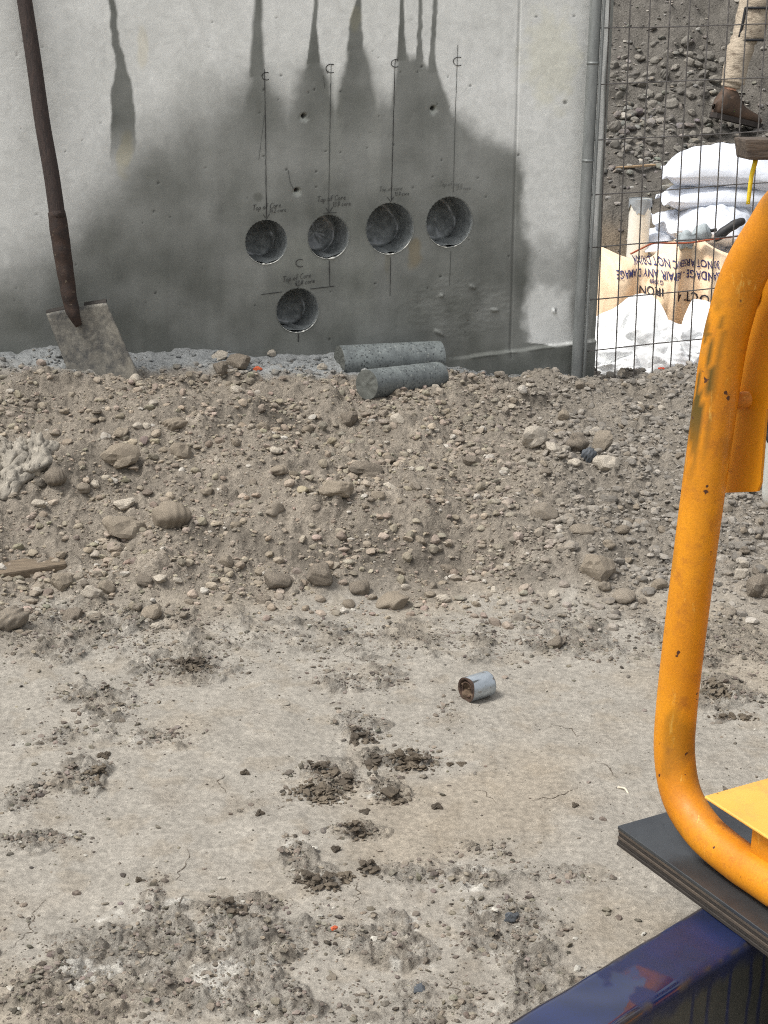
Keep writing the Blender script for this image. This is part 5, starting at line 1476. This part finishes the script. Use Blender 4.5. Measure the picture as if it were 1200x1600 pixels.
def build_person():
    y = 9.0
    ank = ony(1138, 152, y); knee = ony(1163, 52, y + .05); hip = ony(1212, -62, y + .12)
    toe = ony(1180, 186, y + .06); heel = ony(1122, 172, y - .02)
    ground = ony(1150, 196, y)
    root = empty('person', tuple(ground), 'person in khaki work trousers and brown boots standing on the rubble bank', 'person')
    L0 = np.array(ground)
    leg_l = [np.array(hip), (np.array(hip) + knee) / 2, np.array(knee), knee * .5 + ank * .5, np.array(ank)]
    off = np.array([.22, .28, .10])
    hip2 = np.array(hip) + [.19, .06, 0]; knee2 = hip2 + [.10, .18, -.36]; ank2 = knee2 + [.05, .06, -.40]
    pel = (np.array(hip) + hip2) / 2 + [0, 0, .09]
    waist = pel + [0, 0, .14]; chest = waist + [.02, .06, .26]; neck = chest + [.01, .03, .20]; head = neck + [.02, .04, .13]; crown = head + [0, .0, .13]
    shl, shr = chest + [-.17, 0, .13], chest + [.17, .05, .13]
    ell, elr = shl + [-.07, .03, -.27], shr + [.08, .05, -.27]; wl_, wr_ = ell + [.05, .16, -.19], elr + [-.03, .16, -.19]
    # body (one continuous figure inside the clothes)
    vs = [pel, waist, chest, neck, head, crown, hip, knee, ank, hip2, knee2, ank2, shl, ell, wl_, shr, elr, wr_]
    ed = [(0, 1), (1, 2), (2, 3), (3, 4), (4, 5), (0, 6), (6, 7), (7, 8), (0, 9), (9, 10), (10, 11), (2, 12), (12, 13), (13, 14), (2, 15), (15, 16), (16, 17)]
    rd = [.12, .12, .14, .055, .09, .075, .08, .05, .036, .08, .05, .036, .06, .042, .030, .06, .042, .030]
    def add(name, me, mat):
        o = obj(name, me, mat, root)
        for v in me.vertices: v.co -= Vector(L0)
        return o
    add('body', skin_mesh('body', vs, ed, rd, 0), 'skin')
    # trousers: looser, with stacked folds at the ankle
    def legpts(h, k, a):
        h, k, a = map(np.array, (h, k, a)); return [h, h * .5 + k * .5, k, k * .62 + a * .38, k * .3 + a * .7, k * .1 + a * .9]
    l1, l2 = legpts(hip, knee, ank), legpts(hip2, knee2, ank2)
    vs = [pel, waist] + l1 + l2; ed = [(0, 1), (0, 2)] + [(i, i + 1) for i in range(2, 7)] + [(0, 8)] + [(i, i + 1) for i in range(8, 13)]
    rd = [.15, .145, .115, .098, .082, .074, .068, .066, .115, .098, .082, .074, .068, .066]
    me = skin_mesh('trousers', vs, ed, rd, 0, 3)
    co = np.array([v.co[:] for v in me.vertices]); nr = np.array([v.normal[:] for v in me.vertices])
    t = np.clip((co[:, 2] - ank[2]) / (knee[2] - ank[2]), 0, 1.5)
    fold = np.exp(-((t - .18) / .16) ** 2) * np.sin(co[:, 2] * 190 + co[:, 0] * 40) * .007 + .010 * fbm(co[:, 0] * 6, co[:, 2] * 9, 1.0, 3, 411) + np.exp(-((t - .9) / .15) ** 2) * np.sin(co[:, 2] * 120 + co[:, 0] * 60) * .006
    co = co + nr * fold[:, None]
    me.vertices.foreach_set('co', co.astype(np.float32).ravel()); me.update()
    tr = add('trousers', me, 'trousers')
    # knee panel with black edging
    kc = np.array(knee) + [.045, -.078, .05]
    nu, nv = 12, 12; V = []
    for j in range(nv):
        for i in range(nu):
            u, v = i / (nu - 1) * 2 - 1, j / (nv - 1) * 2 - 1
            V.append(kc + [u * .072 + v * .012, .030 * u * u - .012 * (1 - v * v) + .012, v * .085])
    o = part('knee_panel', V, grid_faces(nu, nv), 'trousers', root); md = o.modifiers.new('t', 'SOLIDIFY'); md.thickness = .012
    V = np.array(V).reshape(nv, nu, 3)
    for path in (V[0], V[-1], V[:, 0]):
        Vt, Ft = tube(smooth_path(path + np.array([0, -.010, 0]), 2), .0075, 8); part('edging', Vt, Ft, 'trim_black', root)
    # jacket, hair
    add('jacket', skin_mesh('jacket', [waist - [0, 0, .06], waist, chest, neck - [0, 0, .06], shl, ell, wl_, shr, elr, wr_], [(0, 1), (1, 2), (2, 3), (2, 4), (4, 5), (5, 6), (2, 7), (7, 8), (8, 9)], [.165, .155, .17, .075, .085, .062, .05, .085, .062, .05], 0), 'jacket')
    add('hair', skin_mesh('hair', [head + [0, -.02, .06], crown + [0, -.01, .0]], [(0, 1)], [.098, .07], 0), 'hair')
    # boots
    def boot(a, h, t_, lab=None):
        a, h, t_ = map(np.array, (a, h, t_)); f = t_ - h; f = f / np.linalg.norm(f); Lb = .285
        up = np.array([0, 0, 1.0]) - f * f[2]; up /= np.linalg.norm(up); side = np.cross(f, up)
        hb = h - up * .03
        prof = [(-.034, .0, .016, .060), (-.022, .0, .036, .095), (.005, .0, .043, .150), (.045, .0, .046, .165), (.085, .0, .046, .150), (.115, 0, .046, .108), (.16, 0, .048, .080), (.21, 0, .049, .066), (.255, 0, .043, .056), (.285, 0, .022, .036)]
        na = 20; th = np.arange(na) * 2 * math.pi / na; V = []
        for (x, _, w, hh) in prof:
            c = hb + f * x + up * hh / 2
            V.append(c + np.sign(np.cos(th))[:, None] * (np.abs(np.cos(th)) ** .75 * w)[:, None] * side + (np.sign(np.sin(th)) * np.abs(np.sin(th)) ** .7 * hh / 2)[:, None] * up)
        V = np.concatenate(V); m = len(prof)
        Fc = grid_faces(na, m, True).tolist() + [list(range(na)), [(m - 1) * na + k for k in range(na)][::-1]]
        b = part('boot', V + .002 * np.sin(V * 130)[:, [2, 0, 1]], Fc, 'leather', root)
        V = []
        for (x, _, w, hh) in prof:
            for (s_, z) in ((-1, -.016), (1, -.016), (1, .012), (-1, .012)): V.append(hb + f * (x * 1.03) + side * s_ * (w + .005) + up * z)
        V = np.array(V); Fc = []
        for i in range(m - 1):
            for k in range(4): Fc.append([i * 4 + k, i * 4 + (k + 1) % 4, (i + 1) * 4 + (k + 1) % 4, (i + 1) * 4 + k])
        Fc += [[3, 2, 1, 0], [(m - 1) * 4 + k for k in range(4)]]
        part('sole', V, Fc, 'sole', b, False)
        c0 = hb + f * .040 + up * .12; ax = a - c0; ax = ax / np.linalg.norm(ax)
        Vt, Ft = tube([c0, c0 + ax * .05, c0 + ax * .075], [.047, .049, .047], 18); part('boot_collar', Vt, Ft, 'leather', b)
        Vt, Ft = tube([c0 + ax * .076, c0 + ax * .088], [.049, .048], 18); part('sock_band', Vt, Ft, 'sock_green', b)
        Vt, Ft = tube([c0 + ax * .085, a + ax * .03], [.046, .044], 16); part('sock', Vt, Ft, 'trim_black', b)
        lp = smooth_path([c0 + f * .05 + ax * .03, c0 + f * .085 + ax * .055, c0 + f * .10 + ax * .02, c0 + f * .06 - ax * .0], 6)
        Vt, Ft = tube(lp, .004, 6); part('lace_loop', Vt, Ft, 'sole', b)
        for k in range(4):
            q = c0 + f * (.045 + .018 * k) + ax * (.03 - .02 * k)
            Vt, Ft = tube([q - side * .032, q + f * .012 + up * .006, q + side * .032], .0035, 6); part('lace', Vt, Ft, 'sole', b)
    boot(ank, heel, toe)
    h2 = ank2 + [-.05, -.02, -.09]; boot(ank2, h2, h2 + [.24, .10, -.01])
build_person()

# ------------------------------------------------------------------ blue beam, plywood, yellow framed machine
def build_beam():
    zt, hgt = .1965, .1965
    a, b = onz(780, 1600, zt)[:2], onz(1095, 1412, zt)[:2]
    d = (b - a) / np.linalg.norm(b - a); n = np.array([d[1], -d[0]])          # n points to the camera side
    wdt = .118
    s0, s1 = -1.0, 1.35
    # cross-section of a hollow section with rounded corners, swept along the beam with fine stations
    rr = .014; sec = []
    for (cx, cz, a0) in ((wdt - rr, hgt - rr, 90), (wdt - rr, rr, 0), (rr, rr, -90), (rr, hgt - rr, -180)):
        for k in range(5):
            t = math.radians(a0 - 22.5 * k); sec.append((cx + rr * math.cos(t), cz + rr * math.sin(t)))
    full = []
    for i in range(len(sec)):
        p, q = np.array(sec[i]), np.array(sec[(i + 1) % len(sec)]); m = max(1, int(np.linalg.norm(q - p) / .004))
        for k in range(m): full.append(p + (q - p) * k / m)
    full = np.array(full); ns = len(full)
    st = np.concatenate([np.linspace(s0, -.12, 20)[:-1], np.arange(-.12, .62, .004), np.linspace(.63, s1, 14)])
    S = np.repeat(st, ns); C = np.tile(full, (len(st), 1))
    P = np.stack([a[0] + d[0] * S + n[0] * C[:, 0], a[1] + d[1] * S + n[1] * C[:, 0], zt - hgt + C[:, 1]], 1)
    top = sst(hgt - .010, hgt - .003, C[:, 1]); side = sst(wdt - .006, wdt - .002, C[:, 0])
    dent = .0016 * fbm(S, C[:, 0], 9, 2, 501) * top; P[:, 2] += dent
    edge_n = np.exp(-((C[:, 0] - wdt) / .012) ** 2 - ((C[:, 1] - hgt) / .012) ** 2); edge_f = np.exp(-((C[:, 0]) / .012) ** 2 - ((C[:, 1] - hgt) / .012) ** 2)
    rust = sst(.55, .8, edge_n * (1 + .9 * fbm(S, C[:, 0], 16, 3, 502))) * .9 + .9 * sst(.25, .5, edge_f * (.9 + .8 * fbm(S, C[:, 1], 14, 3, 503)))
    wet = np.maximum(top * sst(-.015, .015, .24 - S + .09 * fbm(S, C[:, 0], 14, 3, 505)), .1 * top)
    dd = np.zeros(len(S))
    for sx_, w_, ln in [(.455, .005, .2), (.49, .006, .2), (.545, .007, .2), (.565, .0045, .13), (.583, .0045, .09), (.602, .004, .10), (.40, .005, .2), (.345, .006, .2), (.64, .011, .2), (.30, .005, .2)]:
        k = (1 - sst(w_ * .6, w_ * 1.1, np.abs(S - sx_ - .004 * fbm(C[:, 1], S * 0 + sx_ * 9, 12, 2, 506)))) * (C[:, 1] > hgt - ln)
        dd = np.maximum(dd, k)
    drip = side * (1 - dd) * sst(hgt - .022, hgt - .045, C[:, 1] + .01 * fbm(S, C[:, 1], 30, 2, 507))
    me_faces = []
    g = grid_faces(ns, len(st), True)
    V = np.concatenate([P, np.array([[*(a + d * s + n * wdt / 2), zt - hgt / 2] for s in (s0, s1)])])
    o_loc = np.array([*(a + d * .2), 0.0])
    me = mesh_np('beam_body', V - o_loc, g[:, ::-1])
    add_attr(me, 'rust', np.concatenate([np.clip(rust, 0, 1), [0, 0]])); add_attr(me, 'wet', np.concatenate([np.clip(wet, 0, 1), [0, 0]])); add_attr(me, 'drip', np.concatenate([np.clip(drip, 0, 1), [0, 0]]))
    root = empty('steel_beam', tuple(o_loc), 'wet dark blue painted steel beam with dripping paint lying on the ground', 'beam'); root['kind'] = 'thing'
    obj('beam_body', me, 'beam', root)
    for s in (s0, s1):
        i0 = 0 if s == s0 else (len(st) - 1) * ns
        part('end_opening', np.concatenate([P[i0:i0 + ns] * 1.0]), [list(range(ns))], 'void', root, False)
build_beam()
PB = onz(1150, 1342, .27); PD = np.array([.485, -.8745, 0]); PE = np.array([.8745, .485, 0])
def pl(aa, ee, z): return PB * np.array([1, 1, 0]) + PD * aa + PE * ee + np.array([0, 0, z])
def build_ply():
    c = onz(965, 1290, .235); th = .038
    root = empty('plywood_sheet', tuple(c - [0, 0, th]), 'black film faced plywood sheet resting on the blue beam under the machine', 'plywood')
    LD, LE = 1.3, .95
    ax = np.array([PD, PE, [0, 0, 1]])
    n = 6; hts = [.007, .006, .006, .006, .006, .007]; z = c[2] - th
    for k in range(n):
        inset = [.0, .0016, .0006, .0018, .0008, .0][k]
        V, F2 = box(c + PD * LD / 2 + PE * LE / 2 + np.array([0, 0, z + hts[k] / 2 - c[2]]) , LD - 2 * inset, LE - 2 * inset, hts[k] - .0004, ax, .0008, 1)
        mt = ['ply_edge_dark', 'ply_edge_dark', 'ply_edge_light', 'ply_edge_dark', 'ply_edge_light', 'ply'][k]
        part('ply_layer' if k < n - 1 else 'top_film', V, F2, mt, root, False); z += hts[k]
build_ply()
def build_machine():
    root = empty('tubular_frame_machine', tuple(pl(.4, .3, .235)), 'yellow site machine in a bent tube frame standing on black plywood', 'machine')
    r = .0345
    px = [(1240, 312), (1200, 364), (1163, 428), (1142, 495), (1128, 560), (1108, 700), (1088, 850), (1069, 1000), (1057, 1110), (1054, 1180), (1066, 1245), (1100, 1299), (1150, 1342)]
    az = []
    for p in px:
        P = onpl(*p, PB, PE); az.append((np.dot(P - PB, PD), P[2]))
    loop = [(.75, 1.345), (.35, 1.348), (.08, 1.348)] + az + [(.08, .27), (.35, .27), (.78, .27), (.90, .30), (.95, .42), (.95, .8), (.95, 1.2), (.90, 1.31)]
    for e in (0.0, .52):
        path = smooth_path([pl(a, e, z) for a, z in loop], 9, True)
        V, F2 = tube(path, r, 28, True)
        o = part('frame_tube', V, F2, 'yellow', root)
        base = np.array([v.co[:] for v in o.data.vertices]) + np.array(root.location)
        rel = base - pl(0, e, 0); aa = rel @ PD; ee = rel @ PE; zz = base[:, 2]
        outer = sst(-.005, -.03, ee) * sst(.0, .03, -(aa - np.interp(zz, [.3, .6, 1.1], [-.165, -.165, -.125])) + .012)
        hgt_ = np.exp(-(np.abs(zz - 1.03) / .13) ** 3)
        lx = (aa - np.interp(zz, [.45, .6, .93, 1.07, 1.13, 1.2], [-.174, -.168, -.145, -.132, -.12, -.10])) * .485 + ee * .8745       # across the tube, negative on its outer side
        gr = .97 * sst(.0, .22, fbm(aa * 6 + ee * 6, zz * .9, 12, 4, 511) + .22 * hgt_ + 6.0 * (-lx - .022)) * hgt_ * sst(-.004, -.020, lx)
        gr = np.maximum(gr, .35 * sst(.35, .7, fbm(aa * 2 + ee, zz, 5, 3, 512)))
        add_attr(o.data, 'grime', np.clip(gr, 0, 1))
    for (a, z) in ((.2, 1.348), (.85, 1.345), (.2, .27), (.85, .27)):
        V, F2 = tube([pl(a, 0.02, z), pl(a, .50, z)], .022, 16); part('cross_tube', V, F2, 'yellow', root)
    # base tray: a sheet top with a skirt set back under it
    c = onz(1100, 1243, .36)
    ax = np.array([PD, PE, [0, 0, 1]])
    LD, LE = .85, .42
    V, F2 = box(c + PD * LD / 2 + PE * LE / 2 - [0, 0, .003], LD, LE, .006, ax, .002, 1); tr = part('tray_top', V, F2, 'yellow_sheet', root, False)
    k = onz(1145, 1292, .355); aoff = float(np.dot(k - c, PD))
    s0 = c + PD * (aoff + .003) + PE * .016
    V, F2 = box(s0 + PD * (LD - aoff - .03) / 2 + PE * .003 - [0, 0, .043], LD - aoff - .03, .006, .074, ax, .002, 1); part('tray_skirt', V, F2, 'yellow', tr, False)
    V, F2 = box(s0 + PD * .003 + PE * (LE - .04) / 2 - [0, 0, .043], .006, LE - .046, .074, ax, .002, 1); part('tray_skirt', V, F2, 'yellow', tr, False)
    V, F2 = box(s0 + PD * (LD - aoff - .03) / 2 + PE * .028 - [0, 0, .0815], LD - aoff - .03, .016, .004, ax, .0015, 1); part('tray_flange', V, F2, 'yellow', tr, False)
    # engine block on the tray, out of the picture to the right
    V, F2 = box(pl(.50, .30, .56), .42, .30, .36, ax, .03, 3); part('engine_cover', V, F2, 'black_rubber', root)
    # sheet guard hung inside the frame
    e = .062; pn = PB + PE * e
    poly = [(1166, 470), (1176, 446), (1215, 405), (1260, 400), (1260, 600), (1197, 640), (1192, 700), (1188, 755), (1183, 768), (1133, 770), (1128, 760)]
    out = []
    for p in poly: P = onpl(*p, pn, PE); out.append((np.dot(P - PB, PD), P[2]))
    nb = len(out)
    V = [pl(a, e, z) for a, z in out] + [pl(a, e + .005, z) for a, z in out]
    Fc = [list(range(nb)), list(range(2 * nb - 1, nb - 1, -1))] + [[i, i + nb, (i + 1) % nb + nb, (i + 1) % nb] for i in range(nb)]
    g = part('side_guard', V, Fc, 'yellow_guard', root, False)
    P = onpl(1176, 452, pn - PE * .004, PE)
    th = np.arange(18) * 2 * math.pi / 18
    part('guard_hole', [P + PD * .017 * math.cos(t) + np.array([0, 0, .026 * math.sin(t)]) for t in th], [list(range(18))], 'void', g, False)
    P = onpl(1148, 617, pn - PE * .006, PE)
    V, F2 = tube([P - PE * .006, P + PE * .012], .009, 6); part('bolt', V, F2, 'bolt_yellow', g, False)
    # pale tank behind the guard with its black gasket
    q = PB + PE * .16
    P0, P1 = onpl(1186, 790, q, PE), onpl(1192, 560, q, PE)
    a0 = float(np.dot(P0 - PB, PD)); z0, z1 = P0[2], P1[2]
    V, F2 = box(pl(a0 + .16, .25, (z0 + z1) / 2), .32, .2, z1 - z0, ax, .03, 4); tk = part('fuel_tank', V, F2, 'grey_plastic', root)
    V, F2 = tube([pl(-.135, .01, 1.0), pl(-.135, .51, 1.0)], .013, 14); part('cross_tube', V, F2, 'yellow', root)
    V, F2 = tube([pl(-.135, .25, 1.0), pl(a0 + .02, .25, .99)], .011, 12); part('tank_bracket', V, F2, 'yellow', tk)
    zs = onpl(1196, 640, q, PE)[2]
    ring = [pl(a0 + .045 + .035 * math.cos(t), .146, zs + .05 * math.sin(t)) for t in np.linspace(0, 2 * math.pi, 24, endpoint=False)]
    V, F2 = tube(ring, .006, 8, True); part('gasket', V, F2, 'black_rubber', tk)
build_machine()
def build_timber():
    # a weathered timber lying across the top tubes, a yellow strap over it
    p0 = ony(1157, 231, 2.19)
    zc = 1.348 + .0345 + .0145
    d = np.array([.96, .12, 0]); d /= np.linalg.norm(d); e = np.array([-d[1], d[0], 0])
    c0 = np.array([p0[0], p0[1], zc])
    root = empty('timber', tuple(c0), 'dark weathered timber lying across the top of the yellow frame', 'timber')
    ax = np.array([d, e, [0, 0, 1]])
    V, F2 = box(c0 + d * .38, .76, .050, .028, ax, .004, 2)
    rel = V - c0; t = rel @ d
    V = V + d[None] * ((t < .05) * (-.006) * (rel[:, 2] / .028))[:, None]
    V[:, 2] += .002 * fbm(V[:, 0], V[:, 2] * 8, 9, 2, 521)
    part('timber_body', V, F2, 'old_timber', root, False)
    V, F2 = box(c0 + d * .40 + [0, 0, .0162], .72, .042, .005, ax, .0025, 1); V[:, 2] += .0025 * fbm(V[:, 0], V[:, 1], 14, 2, 522)
    part('bleached_top', V, F2, 'timber_top', root, False)
    s = ony(1190, 258, 2.16); e2 = ony(1182, 302, 2.15)
    x = np.array([s[0], c0[1] - .033 + .0, 0])
    pts = [np.array([s[0] + .004, p0[1] + .030, zc + .0]), np.array([s[0] + .002, p0[1] + .020, zc - .0155]), np.array([s[0], p0[1] + .010, zc - .02]), np.array([e2[0] + .002, p0[1] + .008, zc - .04]), np.array([e2[0], p0[1] + .006, e2[2] - .02])]
    P = smooth_path(pts, 6); V = []
    for i, p in enumerate(P): V += [p - [.0042 * (1 - .4 * i / len(P)), 0, 0], p + [.0042 * (1 - .4 * i / len(P)), 0, 0]]
    o = part('strap', V, [[2 * i, 2 * i + 1, 2 * i + 3, 2 * i + 2] for i in range(len(P) - 1)], 'strap_yellow', None, True)
    md = o.modifiers.new('t', 'SOLIDIFY'); md.thickness = .0016
    tag(o, 'narrow yellow strap hanging over the dark timber', 'strap')
build_timber()
bpy.context.view_layer.update()
